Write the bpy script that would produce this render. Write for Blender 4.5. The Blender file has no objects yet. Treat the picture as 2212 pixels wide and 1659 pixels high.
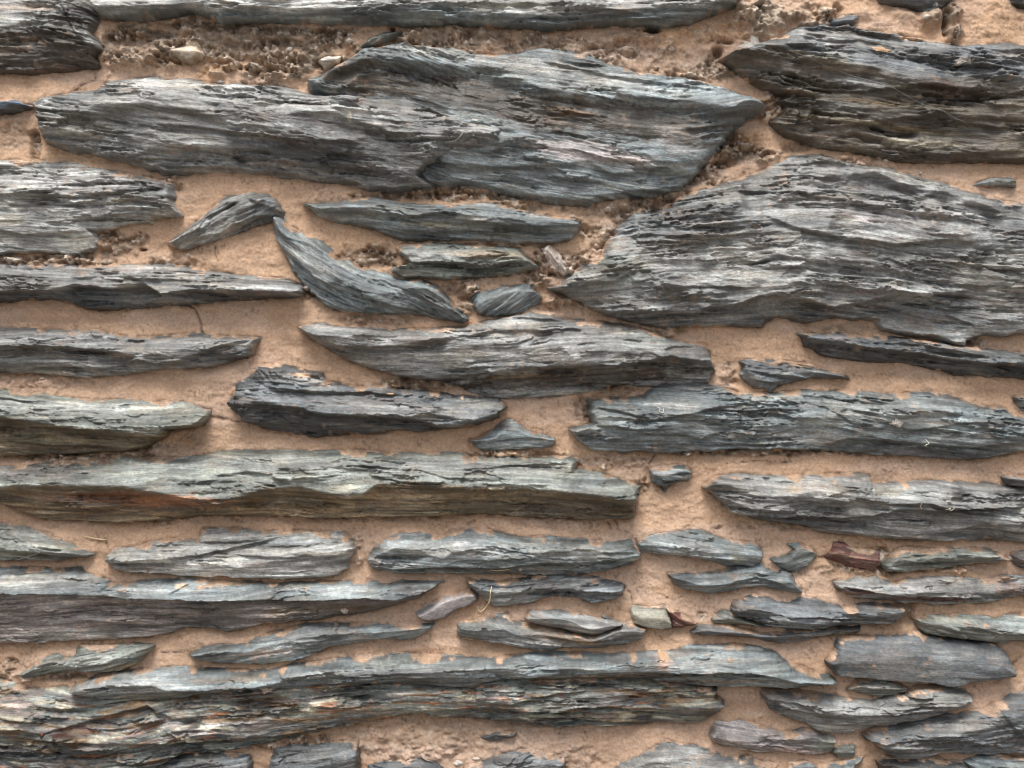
import bpy, math, random
import numpy as np
from mathutils import Vector

# ------------------------------------------------------------------ camera, world, light
PX = 0.0005                      # one photograph pixel on the wall plane, in metres
CZ = 1.30                        # height of the picture centre above the ground
scene = bpy.context.scene
cam_d = bpy.data.cameras.new("camera"); cam = bpy.data.objects.new("camera", cam_d)
scene.collection.objects.link(cam)
cam_d.lens = 50; cam_d.sensor_width = 36
cam.location = (0, -1.736 - 0.008, CZ); cam.rotation_euler = (math.radians(90), 0, 0)
cam_d.clip_start = 0.05; cam_d.clip_end = 500
scene.camera = cam
SUN_EL, SUN_AZ = 63.0, -14.0     # overcast, brightest high up in front of the wall, a little from the left
w = bpy.data.worlds.new("World"); scene.world = w; w.use_nodes = True
nt = w.node_tree; nt.nodes.clear()
sky = nt.nodes.new("ShaderNodeTexSky"); sky.sky_type = 'NISHITA'; sky.sun_disc = False
sky.sun_elevation = math.radians(SUN_EL); sky.sun_rotation = math.radians(180 - SUN_AZ)
sky.air_density = 1.0; sky.dust_density = 4.0; sky.ozone_density = 1.0
bg = nt.nodes.new("ShaderNodeBackground"); bg.inputs[1].default_value = 0.07
wo = nt.nodes.new("ShaderNodeOutputWorld")
hs = nt.nodes.new('ShaderNodeHueSaturation'); hs.inputs['Saturation'].default_value = .35      # a cloudy, greyish sky
nt.links.new(sky.outputs[0], hs.inputs['Color']); nt.links.new(hs.outputs[0], bg.inputs[0]); nt.links.new(bg.outputs[0], wo.inputs[0])
sl = bpy.data.lights.new("sun", 'SUN'); sl.energy = 1.5; sl.angle = math.radians(32); sl.color = (1.0, 0.95, 0.88)
so = bpy.data.objects.new("sun", sl); scene.collection.objects.link(so)
e, a = math.radians(SUN_EL), math.radians(SUN_AZ)
sd_ = Vector((math.cos(e)*math.sin(a), -math.cos(e)*math.cos(a), math.sin(e)))   # towards the sun
so.rotation_euler = sd_.to_track_quat('Z', 'Y').to_euler()
scene.view_settings.view_transform = 'Standard'; scene.view_settings.look = 'None'
scene.view_settings.exposure = 1.26; scene.view_settings.gamma = 1.0
scene.render.engine = 'CYCLES'; scene.cycles.filter_width = 1.1

# ------------------------------------------------------------------ noise tools
def _h(ix, iy, seed):
    n = (ix.astype(np.int64)*374761393 + iy.astype(np.int64)*668265263 + int(seed)*1442695041) & 0xffffffff
    n = ((n ^ (n >> 13))*1274126177) & 0xffffffff
    n = ((n ^ (n >> 16))*2246822519) & 0xffffffff
    n = n ^ (n >> 15)
    return (n & 0xffffff)/float(0xffffff)
def _f(t, k=1.0):
    if k < 1: t = np.clip((t-.5)/k+.5, 0, 1)
    return t*t*t*(t*(t*6-15)+10)
def vn(x, y, seed=0, kx=1.0, ky=1.0):
    """value noise -1..1; kx, ky < 1 sharpen the steps between cells"""
    ix = np.floor(x); iy = np.floor(y); fx = _f(x-ix, kx); fy = _f(y-iy, ky)
    a = _h(ix, iy, seed); b = _h(ix+1, iy, seed); c = _h(ix, iy+1, seed); d = _h(ix+1, iy+1, seed)
    return ((a+(b-a)*fx)*(1-fy) + (c+(d-c)*fx)*fy)*2-1
def fbm(x, y, seed=0, o=4, g=.5):
    r = 0; s = 0; A = 1
    for i in range(o):
        r = r + A*vn(x*2**i+i*7.7, y*2**i-i*3.1, seed+i*31); s += A; A *= g
    return r/s
def sst(x, a, b):
    t = np.clip((x-a)/(b-a), 0, 1); return t*t*(3-2*t)
def box(z, r, axis):
    if r < 1: return z
    n = z.shape[axis]; p = [(0, 0)]*z.ndim; p[axis] = (r+1, r)
    c = np.cumsum(np.pad(z, p, mode='edge'), axis=axis)
    return (np.take(c, np.arange(2*r+1, 2*r+1+n), axis=axis) - np.take(c, np.arange(0, n), axis=axis))/(2*r+1)
def blur(z, rx, ry):
    for _ in range(2): z = box(box(z, rx, 1), ry, 0)
    return z

# ------------------------------------------------------------------ traced coordinates
T = {'A0': (0, 0), 'A1': (800, 0), 'A2': (1600, 0), 'B0': (0, 600), 'B1': (800, 600), 'B2': (1600, 600),
     'C0': (0, 1200), 'C1': (800, 1200), 'C2': (1600, 1200)}
def P(s):
    out = []; o = (0, 0)
    for tok in s.split():
        if tok in T: o = T[tok]; continue
        x, y = tok.split(','); out.append((o[0]+float(x)/2.4578, o[1]+float(y)/2.4578))
    return np.array(out)
def sdist(X, Y, poly):
    """signed distance to a polygon, positive inside"""
    sh = X.shape; X = X.ravel(); Y = Y.ravel()
    d = np.full(X.shape, 1e18); ins = np.zeros(X.shape, bool)
    n = len(poly)
    for i in range(n):
        x0, y0 = poly[i]; x1, y1 = poly[(i+1) % n]
        dx, dy = x1-x0, y1-y0; L = dx*dx+dy*dy+1e-9
        t = np.clip(((X-x0)*dx+(Y-y0)*dy)/L, 0, 1)
        d = np.minimum(d, (X-x0-t*dx)**2+(Y-y0-t*dy)**2)
        if y0 != y1:
            c = ((y0 > Y) != (y1 > Y)) & (X < (x1-x0)*(Y-y0)/(y1-y0)+x0); ins ^= c
    d = np.sqrt(d); return np.where(ins, d, -d).reshape(sh)

COL = dict(blue=(.138, .165, .175), grey=(.165, .172, .172), green=(.152, .170, .158), brown=(.135, .090, .050),
           olive=(.105, .088, .055), purple=(.138, .124, .120), dark=(.045, .050, .055), pale=(.29, .300, .295),
           red=(.085, .036, .030), rust=(.20, .085, .040), ochre=(.30, .20, .10), tan=(.53, .360, .248),
           lilac=(.26, .245, .25), white=(.62, .58, .53), quartzg=(.19, .19, .16), peat=(.082, .073, .060), barkish=(.125, .098, .062), azure=(.085, .135, .20), quartz=(.40, .34, .275), black=(.016, .016, .018), umber=(.048, .041, .034),
           pink=(.33, .25, .22), cream=(.34, .32, .25), bone=(.62, .545, .50), steel=(.095, .108, .118))

STONES = []
def S(label, poly, H=30, g=0, c='blue', low=None, ridge=None, L=(), st=(), lift=0, name='slate_stone', cat='stone',
      lam=1.0, top=.45, bot=.75, wt=16, wb=5, rag=1.0, smooth=0, streak=1.0, group=None, smear=.5, mot=.12):
    STONES.append(dict(label=label, poly=P(poly), H=H, g=g, c=COL[c], low=COL[low] if low else None,
        ridge=P(ridge) if ridge else None, L=[(P(l[0]),)+tuple(l[1:]) for l in L],
        st=[(P(s[0])[0], s[1]/2.4578, s[2]/2.4578, COL[s[3]], s[4]) for s in st], lift=lift, name=name, cat=cat,
        lam=lam, top=top, bot=bot, wt=wt, wb=wb, rag=rag, smooth=smooth, streak=streak, group=group, smear=smear, mot=mot))
# L entries: (polyline, drop below the line, width of the slope, how far it takes to recover)
#@STONES@
S('thick grey slate block in the top left corner with a jagged black right end',
  'A0 -400,-120 500,-120 515,-30 560,50 583,100 552,200 612,285 570,330 592,400 400,415 200,430 0,430 -1232,435',
  H=40, g=1, c='grey', low='umber', ridge='A0 -1360,190 0,185 250,180 420,175 600,300',
  L=[('A0 365,20 400,60 360,140 470,200 560,290', 10, 10, 60), ('A0 380,80 480,120 570,130', 12, 14, 30)],
  st=[('A0 120,90', 330, 90, 'pale', .7), ('A0 470,110', 110, 90, 'black', .8), ('A0 150,60', 250, 30, 'tan', .3)])
S('long pale grey slate running along the top edge over the crumbling mortar joint',
  'A0 560,-120 562,50 600,100 800,115 1000,92 1150,75 1250,95 1330,130 1600,125 2000,130 A1 245,135 500,145 800,145 1100,158 1350,176 1500,160 1750,142 1966,155 A2 220,130 380,65 480,30 520,-40 530,-120',
  H=44, g=0, c='pale', low='blue', ridge='A0 560,60 800,60 1100,50 1300,80 2000,70 A1 300,60 700,40 900,90 1300,110 1700,90 2000,60 A2 250,60 500,10',
  L=[('A1 560,70 700,30 1000,40 1500,30', 12, 25, 60), ('A1 1300,90 1500,60 1900,100', 8, 12, 60), ('A0 1480,90 1600,60 1750,80', 9, 16, 30)])
S('dark sliver of slate peeping down between mortar lumps at the top edge',
  'A2 1280,-120 1350,5 1500,30 1620,60 1720,42 1775,0 1850,-120', H=24, c='dark')
S('dark slate tip showing in the extreme top right corner',
  'A2 2110,-120 2150,12 2212,32 3260,40 3285,40 3228,-120', H=26, c='dark')
S('small blue slate scrap wedged above the crest of the massive dark upper right slate',
  'A2 1058,115 1120,85 1235,90 1195,145 1070,152', H=20, c='steel')
S('broad wavy grey slab with a rounded left end, left of the two great upper slabs',
  'A0 192,630 250,580 400,562 440,540 590,540 620,500 650,475 720,482 880,455 1000,470 1150,470 1250,497 1400,502 1600,512 1750,527 1900,562 2100,577 A1 200,580 450,592 560,590 700,620 900,650 930,690 1000,690 1050,755 1085,800 1035,835 1095,890 940,930 720,955 600,1000 560,1050 645,1128 A1 400,1145 246,1140 A0 2100,1100 1900,1080 1600,1045 1400,1022 1250,1018 1100,1045 960,1040 850,1000 560,925 345,882 268,850 238,800 232,700',
  H=46, g=8, c='grey', lift=14, lam=1.2, wt=30, top=.5, bot=.5, wb=14,
  L=[('A0 620,660 900,640 1200,680 1500,780 1800,850 2212,900', 12, 50, 120), ('A0 950,760 1300,790 1800,860 2212,880', 9, 14, 60), ('A0 640,570 760,590 930,560', 6, 10, 30),
     ('A0 850,900 1100,880 1300,900 1800,980 2212,1010 A1 500,1050', 14, 40, 120), ('A1 0,740 300,800 700,860 1000,900', 8, 30, 60), ('A0 1750,690 2000,700 2212,760 A1 500,850', 8, 30, 50)],
  st=[('A0 400,650', 220, 60, 'pale', .35), ('A0 500,780', 250, 60, 'cream', .25), ('A1 900,720', 90, 40, 'cream', .5), ('A1 150,730', 14, 40, 'cream', .7), ('A0 1800,960', 500, 90, 'dark', .75), ('A1 0,880', 450, 90, 'dark', .6), ('A0 1900,760', 500, 40, 'dark', .5), ('A0 1300,580', 700, 60, 'pale', .6), ('A0 1000,850', 400, 40, 'pale', .3)])
S('great dark slab with pale crest and brown hollow face, right of two great slabs',
  'A1 -116,478 0,425 150,345 215,290 330,265 450,250 560,272 750,290 870,320 1000,330 1150,312 1200,290 1350,295 1500,320 1650,360 1850,430 2000,440 A2 246,482 350,502 500,560 640,612 668,680 600,702 550,712 480,780 400,870 300,980 240,1060 150,1130 0,1165 A1 1900,1165 1750,1180 1620,1205 1560,1235 1400,1220 1200,1190 1050,1165 950,1130 830,1108 700,1120 600,1100 540,1050 560,900 300,700 0,600 -116,540',
  H=50, g=9, c='blue', wt=24, top=.55, bot=.55, wb=14,
  L=[('A1 -60,480 100,410 330,350 600,390 870,400 980,410 1100,470 1300,545 1600,595 1850,590 2180,625 A2 400,660 640,690', 26, 70, 330),
     ('A1 1250,370 1450,410 1700,470 2100,520 A2 400,560', 7, 14, 40), ('A1 1100,880 1400,870 1800,850 2100,830', -9, 50, 200),
     ('A1 560,960 800,1000 1100,1010 1470,990 1560,970 1700,1050 2000,1010 2212,1060', 9, 24, 60), ('A1 700,930 900,920 1100,960 1350,970', 6, 8, 30)],
  st=[('A1 1000,370', 800, 60, 'pale', .5), ('A1 1550,480', 500, 60, 'pale', .45), ('A1 250,490', 450, 100, 'umber', .9), ('A1 800,570', 450, 120, 'umber', .85), ('A1 1300,690', 500, 130, 'umber', .8), ('A1 1850,740', 450, 110, 'umber', .8), ('A1 1400,680', 160, 30, 'brown', .6), ('A1 1550,930', 420, 70, 'lilac', .85), ('A2 150,850', 200, 100, 'purple', .5)])  # umber patches paint in the shade of the hollow below the crest
S('massive nearly black layered slate at the upper right edge, with brown streaks and white lichen',
  'A2 405,345 500,300 680,240 760,220 840,160 1000,155 1150,162 1400,202 1700,240 1830,275 1950,265 2100,255 2212,268 3375,280 3342,975 2212,970 2000,965 1700,970 1500,965 1350,940 1200,905 1000,880 900,850 760,800 708,760 690,730 760,690 772,640 735,615 785,580 700,550 560,480 460,400',
  H=56, g=6, c='steel', low='peat', ridge='A2 400,335 700,300 1000,370 1250,430 1500,500 1850,480 2212,530 3317,560', lam=1.5, top=.6, bot=.6, wt=20, wb=10,
  L=[('A2 410,345 600,320 800,325 1000,390 1200,440 1350,420', 18, 60, 160), ('A2 560,500 850,580 1000,600', 10, 8, 50), ('A2 1000,560 1200,570 1400,550 1700,590 1850,580', 10, 12, 60),
     ('A2 1400,540 1600,530 1850,560 2000,600', 14, 22, 60), ('A2 1850,500 2000,480 2212,510', 14, 40, 100), ('A2 800,740 1100,760 1450,720 1700,710 2212,720', 10, 25, 60), ('A2 1700,730 2000,770 2212,780', 12, 22, 40),
     ('A2 950,280 1200,260 1400,290', 8, 10, 30), ('A2 1300,360 1600,370 2100,430', 8, 12, 40), ('A2 1400,920 1800,930 2212,910', 16, 20, 60), ('A2 1750,620 2212,660', 10, 16, 40)],
  st=[('A2 1180,520', 180, 35, 'grey', .9), ('A2 900,240', 300, 50, 'pale', .5), ('A2 1400,260', 400, 60, 'grey', .6), ('A2 1600,870', 220, 40, 'cream', .35), ('A2 1100,650', 200, 40, 'grey', .4), ('A2 1350,640', 600, 20, 'olive', .7), ('A2 1300,760', 600, 25, 'olive', .6), ('A2 1700,550', 350, 70, 'black', .4)])
S('largest slab of the wall, silver grey and finely ribbed, filling the right side',
  'B1 1308,252 1400,232 1455,160 1530,90 1640,62 A1 1640,1490 1735,1395 1725,1370 1830,1290 1900,1272 2080,1242 A2 110,1210 200,1160 300,1130 400,1110 450,1085 570,1040 680,1000 780,960 820,932 900,930 1000,925 1100,950 1200,990 1400,1000 1600,1070 1800,1110 1930,1150 2000,1180 2100,1205 2212,1225 3231,1280 B2 3248,490 2212,520 2100,540 1950,540 1862,570 1850,602 1780,590 1650,550 1500,530 1430,520 1350,490 1338,450 1210,445 1100,428 1000,440 900,466 820,440 740,424 680,450 640,485 500,475 200,480 0,490 B1 1850,470 1700,420 1600,390 1560,360 1480,310 1380,280',
  H=60, g=5, c='grey', lam=1.25, wt=34, top=.4, bot=.6, wb=8,
  L=[('A2 400,1150 850,1165 1100,1210 1400,1270 1700,1310 1950,1300', 10, 16, 60), ('A2 950,1060 1300,1035 1500,1130 1700,1160 1900,1215 2100,1290', 18, 45, 130),
     ('A2 620,1290 800,1375 1100,1440 1400,1480 1700,1450 1900,1470', 13, 14, 90), ('B2 650,60 900,95 1100,110 1500,180 1800,240 2000,250', 9, 10, 60), ('B2 700,220 780,140 900,120 1060,170', 8, 14, 40),
     ('B1 1590,385 1700,397 1900,395 2212,400 B2 300,370 450,362 600,310 850,320 1050,372 1200,345 1400,300 1700,292 1900,300', 34, 14, 130),
     ('B1 1850,100 1830,160 1700,220 1500,230', 10, 20, 90), ('B1 1900,290 2100,280 B2 250,310 450,350', 10, 20, 40), ('B2 0,270 150,240 500,260 640,250', 8, 10, 40), ('A1 1830,1500 1700,1600 1540,1570', 7, 14, 50), ('B2 1700,400 1900,480', 8, 8, 20),
     ('B2 1200,250 1500,290 1900,270', 10, 20, 60), ('B2 560,130 1000,140', 5, 6, 30)],
  st=[('A1 1750,1620', 180, 110, 'green', .7), ('A1 1900,1380', 200, 90, 'steel', .6), ('A2 200,1300', 300, 120, 'steel', .5), ('A2 700,1330', 900, 60, 'steel', .35), ('B2 500,150', 700, 150, 'pale', .45), ('A2 500,1500', 600, 90, 'pale', .35), ('B2 1000,400', 300, 40, 'dark', .6), ('A2 1300,1300', 400, 60, 'lilac', .4), ('A2 2200,1500', 300, 250, 'steel', .5), ('B2 1700,420', 450, 90, 'steel', .6), ('B2 400,420', 400, 60, 'dark', .45), ('B2 2100,150', 250, 150, 'cream', .16), ('A2 1300,1130', 500, 50, 'dark', .4)])
S('splintered pale slate at the left edge under the broad wavy slab, fraying at its end',
  'A0 -1519,940 0,955 150,960 280,970 400,970 600,1010 800,1040 920,1065 980,1070 1000,1100 1042,1100 1045,1180 1035,1210 1082,1290 1000,1305 930,1300 910,1332 800,1330 600,1372 540,1382 582,1440 575,1490 480,1530 350,1520 200,1508 0,1530 -1600,1545',
  H=38, g=2, c='pale', lam=1.2, wt=34, top=.45,
  L=[('A0 -100,1165 300,1180 500,1190 800,1150 1042,1120', 12, 9, 50), ('A0 400,1245 700,1225 1042,1185', 8, 4, 30), ('A0 -50,1365 150,1412 350,1400 540,1385', 10, 16, 50), ('A0 0,1230 200,1210 420,1240', 7, 10, 40), ('A0 350,1120 600,1100 980,1090', 8, 12, 50), ('A0 820,1260 930,1300', 8, 8, 20), ('A0 500,1330 700,1290 900,1290', 6, 14, 40)],
  st=[('A0 950,1170', 200, 130, 'dark', .6), ('A0 400,1100', 600, 50, 'lilac', .4), ('A0 50,1320', 120, 40, 'cream', .4), ('A0 450,1450', 150, 60, 'cream', .4)])
S('tiny dark blue slate tip at the left edge, pointing at the broad wavy slab',
  'A0 -1134,585 0,600 60,600 187,632 100,660 0,682 -1082,700', H=30, c='azure', low='dark')
S('small leaf shaped slate tilted up to the right, alone in smooth mortar left of centre',
  'A0 1000,1465 1200,1310 1290,1220 1360,1175 1470,1160 1600,1165 1650,1200 1697,1270 1690,1310 1600,1340 1500,1360 1400,1400 1250,1450 1090,1497',
  H=32, g=-32, c='grey', L=[('A0 1100,1450 1330,1400 1420,1350 1560,1300 1690,1290', 14, 8, 50), ('A0 1470,1180 1560,1220 1690,1270', 9, 20, 40)], st=[('A0 1600,1260', 110, 90, 'steel', .7)])
S('curved wedge of bluish slate plunging down to the right below the tilted leaf shaped slate',
  'A0 1640,1300 1690,1290 1730,1350 1800,1390 1900,1420 1990,1490 2030,1545 2080,1550 A1 200,1602 350,1642 B1 420,195 560,200 660,240 720,300 760,360 830,420 842,442 800,457 700,440 580,412 500,402 430,400 340,405 190,402 100,397 B0 1960,370 1880,290 1820,220 1760,150 1720,60 1680,0 A0 1665,1450 1645,1380',
  H=38, g=27, c='blue', wt=22,
  L=[('B0 1730,40 1900,190 2000,240 B1 150,285 300,330 430,370 600,400', 20, 12, 60), ('B0 1800,180 1950,260 2100,340 B1 200,385', 12, 8, 30), ('B1 150,170 350,210 550,300 750,400', 7, 14, 50)], st=[('B0 1900,100', 200, 60, 'pale', .35)])
S('slender spindle shaped bluish slate under the meeting point of the two great slabs',
  'A0 1800,1220 1900,1215 2040,1210 A1 150,1190 246,1183 350,1190 450,1210 620,1225 800,1215 980,1220 1150,1250 1250,1280 1400,1300 1490,1320 1517,1345 1500,1380 1450,1442 1300,1450 1100,1445 900,1435 700,1435 550,1445 470,1440 350,1400 250,1365 100,1330 0,1315 A0 1900,1290 1850,1245',
  H=36, g=3, c='blue', L=[('A1 0,1275 150,1275 350,1295 500,1305 700,1280 850,1300', 12, 9, 50), ('A1 850,1340 1100,1360 1300,1370 1500,1385', 12, 14, 60), ('A1 450,1370 650,1350 820,1360', -7, 8, 30)],
  st=[('A1 650,1355', 180, 14, 'cream', .7), ('A1 1000,1400', 300, 40, 'green', .5)])
S('short two layered slate with a dark slot along it, just left of the bleached shard',
  'B1 405,5 450,-18 600,-28 800,-17 1050,3 1150,15 1180,55 1230,90 1270,125 1200,150 1050,180 800,192 550,192 450,187 388,152 410,130 500,105 430,40',
  H=36, g=1, c='green', L=[('B1 470,105 700,102 850,112 950,125 1100,100 1240,92', 26, 5, 26)], st=[('B1 700,60', 300, 40, 'pale', .5), ('B1 950,55', 250, 25, 'ochre', .35), ('B1 850,130', 250, 20, 'black', .4)])
S('small ribbed slate chip with upright grain, directly under the short two layered slate',
  'B1 860,302 900,272 990,267 1040,236 1130,236 1200,228 1240,255 1292,310 1270,340 1180,392 1100,416 1000,420 920,410 880,370',
  H=28, g=-42, c='blue', L=[('B1 960,400 1060,340 1160,250', -10, 8, 40), ('B1 1060,410 1150,340 1240,270', 9, 6, 30)])
S('bleached shard like a bone splinter in dark mortar at the tip of the largest slab',
  'A1 1288,1490 1330,1468 1370,1500 1402,1540 1430,1590 1452,1640 1420,1652 1350,1590 1310,1540',
  H=30, g=55, c='bone', name='bleached_shard', cat='shard', streak=.6, wt=10, wb=10)
S('broad central slab with a curved light face above a dark striped underside',
  'B0 1790,490 1850,475 1966,470 B1 0,478 200,490 400,500 600,500 830,480 950,450 1100,420 1200,398 1300,410 1400,430 1550,450 1700,460 1850,480 B2 0,515 60,550 180,580 300,590 327,620 335,700 362,750 330,770 320,822 180,830 0,840 B1 1800,832 1500,882 1300,910 1150,917 1040,915 950,900 850,870 700,820 400,780 250,740 100,680 0,610 B0 1920,590 1860,550',
  H=50, g=-3, c='grey', wt=20, top=.5, bot=.55,
  L=[('B1 -40,590 300,605 450,600 600,570 800,540 1000,505 1200,500 1400,510', 14, 26, 90), ('B1 350,800 700,790 900,765 1100,742 1200,730 1500,712 1700,712 1950,682 2050,660 B2 200,680 330,700', 34, 26, 260),
     ('B2 0,560 40,620 100,600 250,600', 10, 14, 40), ('B1 900,420 1200,430 1450,450', 8, 10, 40), ('B1 900,800 1300,790 1700,760 2200,720', 8, 8, 60), ('B1 1000,860 1500,830 2100,780', 6, 8, 50)],
  st=[('B1 1500,790', 900, 60, 'umber', .9), ('B1 300,560', 450, 30, 'pale', .6), ('B1 700,680', 500, 60, 'pale', .35), ('B1 1200,780', 300, 12, 'ochre', .3), ('B1 1900,560', 200, 60, 'green', .5), ('B2 150,680', 200, 60, 'dark', .5), ('B1 700,510', 100, 15, 'tan', .5), ('B1 1500,640', 120, 25, 'purple', .5)])
S('long thin dark slate sloping down to the right edge, directly under the largest slab',
  'B2 860,525 900,520 1100,525 1250,545 1450,540 1650,560 1800,600 1900,602 2000,620 2100,630 2212,637 3164,670 3178,810 2212,792 2000,780 1800,770 1600,720 1500,697 1300,690 1200,680 1000,655 960,620 900,600 888,560',
  H=34, g=6, c='steel', low='dark', L=[('B2 880,560 1150,595 1400,622 1600,652 1800,684 2212,722 3114,740', 24, 18, 160), ('B2 1400,570 1700,610 2000,680', 6, 8, 30)], st=[('B2 1600,590', 500, 16, 'pale', .35)])
S('little bird wing shaped blue chip pointing right, in smooth mortar beside the central slab',
  'B2 508,692 560,680 700,690 850,700 940,710 1000,740 1100,760 1167,795 1050,796 950,790 860,812 740,842 712,870 690,882 660,852 600,852 550,822 510,772 530,720',
  H=24, g=10, c='steel', wt=10, L=[('B2 540,740 700,770 900,780', 8, 6, 24), ('B2 560,800 700,820 850,790', 7, 6, 20)], st=[('B2 1050,765', 120, 16, 'pale', .5)])
S('long grey slab with swirling folds and a forked left end, below the bird wing chip',
  'B1 1560,920 1640,900 1780,905 1900,900 1930,870 1990,842 B2 30,835 150,820 300,820 400,850 500,880 700,885 900,870 1200,875 1400,890 1640,880 1760,885 1850,930 1970,970 2080,965 2150,1010 2212,1030 3466,1060 3543,1150 3539,1200 2212,1232 2150,1250 2000,1270 1850,1285 1700,1270 1500,1260 1300,1250 1100,1230 800,1220 500,1220 300,1235 0,1240 B1 1750,1240 1600,1230 1500,1170 1450,1100 1540,1080 1602,1060 1560,1000',
  H=44, g=5, c='blue', lam=1.2, wt=20, bot=.65,
  L=[('B1 1590,1080 1750,1080 1966,1130 B2 150,1130 270,1155 400,1105', 12, 9, 40), ('B2 980,1195 1150,1150 1350,1160 1600,1185 1900,1200 2200,1170', 22, 14, 80), ('B2 450,1000 700,1000 900,1040 1100,1090 1220,1120', 11, 9, 50),
     ('B2 -350,1020 0,1040 150,1010 400,960 700,920', 9, 12, 50), ('B2 700,930 1000,960 1200,1080', 5, 10, 40), ('B2 1500,1110 1800,1060 2100,1050', 7, 8, 40), ('B1 1580,960 1800,1000 2000,1050', 9, 10, 40), ('B2 1250,1010 1500,1100 1750,1090', 5, 8, 50)],
  st=[('B2 1650,1240', 650, 40, 'dark', .85), ('B1 1750,1170', 350, 40, 'dark', .5), ('B2 1400,1000', 400, 90, 'pale', .35), ('B2 100,960', 150, 20, 'pale', .6), ('B2 900,1150', 350, 50, 'lilac', .25), ('B2 1700,930', 150, 40, 'steel', .6)])
S('narrow silvery slate bar at the left edge, below the splintered pale slate',
  'B0 -917,105 0,110 400,115 600,115 850,110 1000,110 1150,120 1250,150 1350,165 1500,185 1700,195 1760,220 1822,245 1812,290 1700,310 1500,320 1300,325 1130,350 900,362 700,375 600,382 500,370 420,340 300,312 150,318 0,340 -987,350',
  H=40, g=2, c='grey', low='dark', ridge='B0 -200,290 150,268 350,270 500,238 700,262 900,236 1000,292 1200,268 1500,275 1820,290', wt=22, L=[('B0 -200,290 150,268 350,270 500,238 700,262 900,236 1000,292 1200,268 1500,275 1820,290', 28, 20, 160), ('B0 400,200 700,190 900,200', 6, 10, 40)],
  st=[('B0 600,140', 700, 25, 'lilac', .5), ('B0 700,320', 700, 35, 'steel', .7)])
S('left edge bar of brown shadowed grey slate ending in a sharp dark point',
  'B0 -1239,485 0,495 200,500 400,510 560,505 640,525 700,540 900,545 1100,530 1200,525 1300,540 1562,550 1530,590 1520,650 1480,670 1300,720 1150,735 950,740 750,770 550,785 350,775 150,765 0,760 -1194,750',
  H=38, g=1, c='grey', wt=26, L=[('B0 -200,600 300,598 600,620 840,655', 26, 26, 70), ('B0 930,735 1100,685 1350,590 1560,552', 20, 14, 70), ('B0 200,720 450,740 700,735', 6, 6, 30)],
  st=[('B0 200,640', 500, 35, 'umber', .7), ('B0 1350,650', 220, 50, 'dark', .75), ('B0 750,660', 70, 14, 'pink', .5), ('B0 1000,600', 500, 50, 'pale', .25), ('B0 250,740', 350, 30, 'olive', .5)])
S('left edge bar with dark olive underside and a small hole near its blunt end',
  'B0 -1666,855 0,865 200,880 350,905 600,925 900,935 1100,940 1180,965 1252,990 1240,1040 1200,1090 1080,1100 1012,1108 990,1140 900,1200 850,1217 700,1240 500,1250 300,1252 0,1262 -1590,1262',
  H=48, g=3, c='green', low='olive', ridge='B0 -1593,1000 0,1010 300,1055 500,1082 700,1090 960,1135 1030,1085 1250,1060', wt=26,
  L=[('B0 -1668,1000 0,1012 300,1055 500,1082 700,1090 970,1135', 30, 50, 250), ('B0 970,1130 1010,1090 1060,1095 1200,1080', 24, 8, 40), ('B0 -100,1150 300,1190 700,1200', 8, 10, 40)],
  st=[('B0 300,970', 600, 40, 'pale', .45), ('B0 300,1210', 400, 20, 'ochre', .3), ('B0 200,1100', 500, 30, 'umber', .5), ('B0 1030,1105', 35, 22, 'black', .9)])
S('stubby dark slate with a knobbly crumbled left end, just under the central slab',
  'B0 1373,940 1400,880 1410,840 1520,770 1540,710 1640,715 1660,697 1700,715 1800,740 1930,770 1950,810 2050,830 2150,845 B1 330,835 400,860 600,870 750,900 900,905 1020,910 1067,965 1030,1000 1025,1030 900,1070 750,1090 550,1110 350,1110 345,1125 150,1130 0,1142 B0 1900,1150 1750,1130 1650,1110 1550,1080 1450,1050 1430,1010 1390,980',
  H=48, g=4, c='steel', low='dark', ridge='B0 1370,940 1480,935 1600,940 1800,970 1966,1005 B1 250,1015 500,1035 750,1085 1000,1010', wt=14, top=.5,
  L=[('B0 1540,780 1600,830 1700,855 1850,870 2212,875 B1 500,890', 14, 14, 60), ('B0 1480,930 1600,935 1800,965 1966,1000 B1 250,1010 500,1030 750,1082 1000,1010', 24, 30, 160), ('B0 1410,850 1500,920 1450,1030', 9, 12, 30)],
  st=[('B1 500,980', 450, 50, 'grey', .75), ('B0 1750,800', 200, 35, 'grey', .7), ('B1 900,950', 150, 30, 'cream', .2), ('B0 1820,775', 60, 12, 'tan', .8), ('B0 1680,722', 18, 10, 'tan', .9), ('B0 1440,930', 70, 60, 'black', .4)])
S('small three cornered slate chip with a peaked top, right of the stubby dark slate',
  'B1 845,1165 920,1140 1000,1100 1020,1070 1060,1045 1110,1040 1150,1070 1190,1110 1280,1135 1372,1160 1350,1205 1250,1217 1050,1226 940,1232 890,1205',
  H=26, g=-3, c='blue', wt=10, L=[('B1 900,1200 1000,1170 1200,1150 1370,1165', 8, 6, 30)], st=[('B1 1060,1080', 60, 30, 'dark', .5)])
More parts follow.
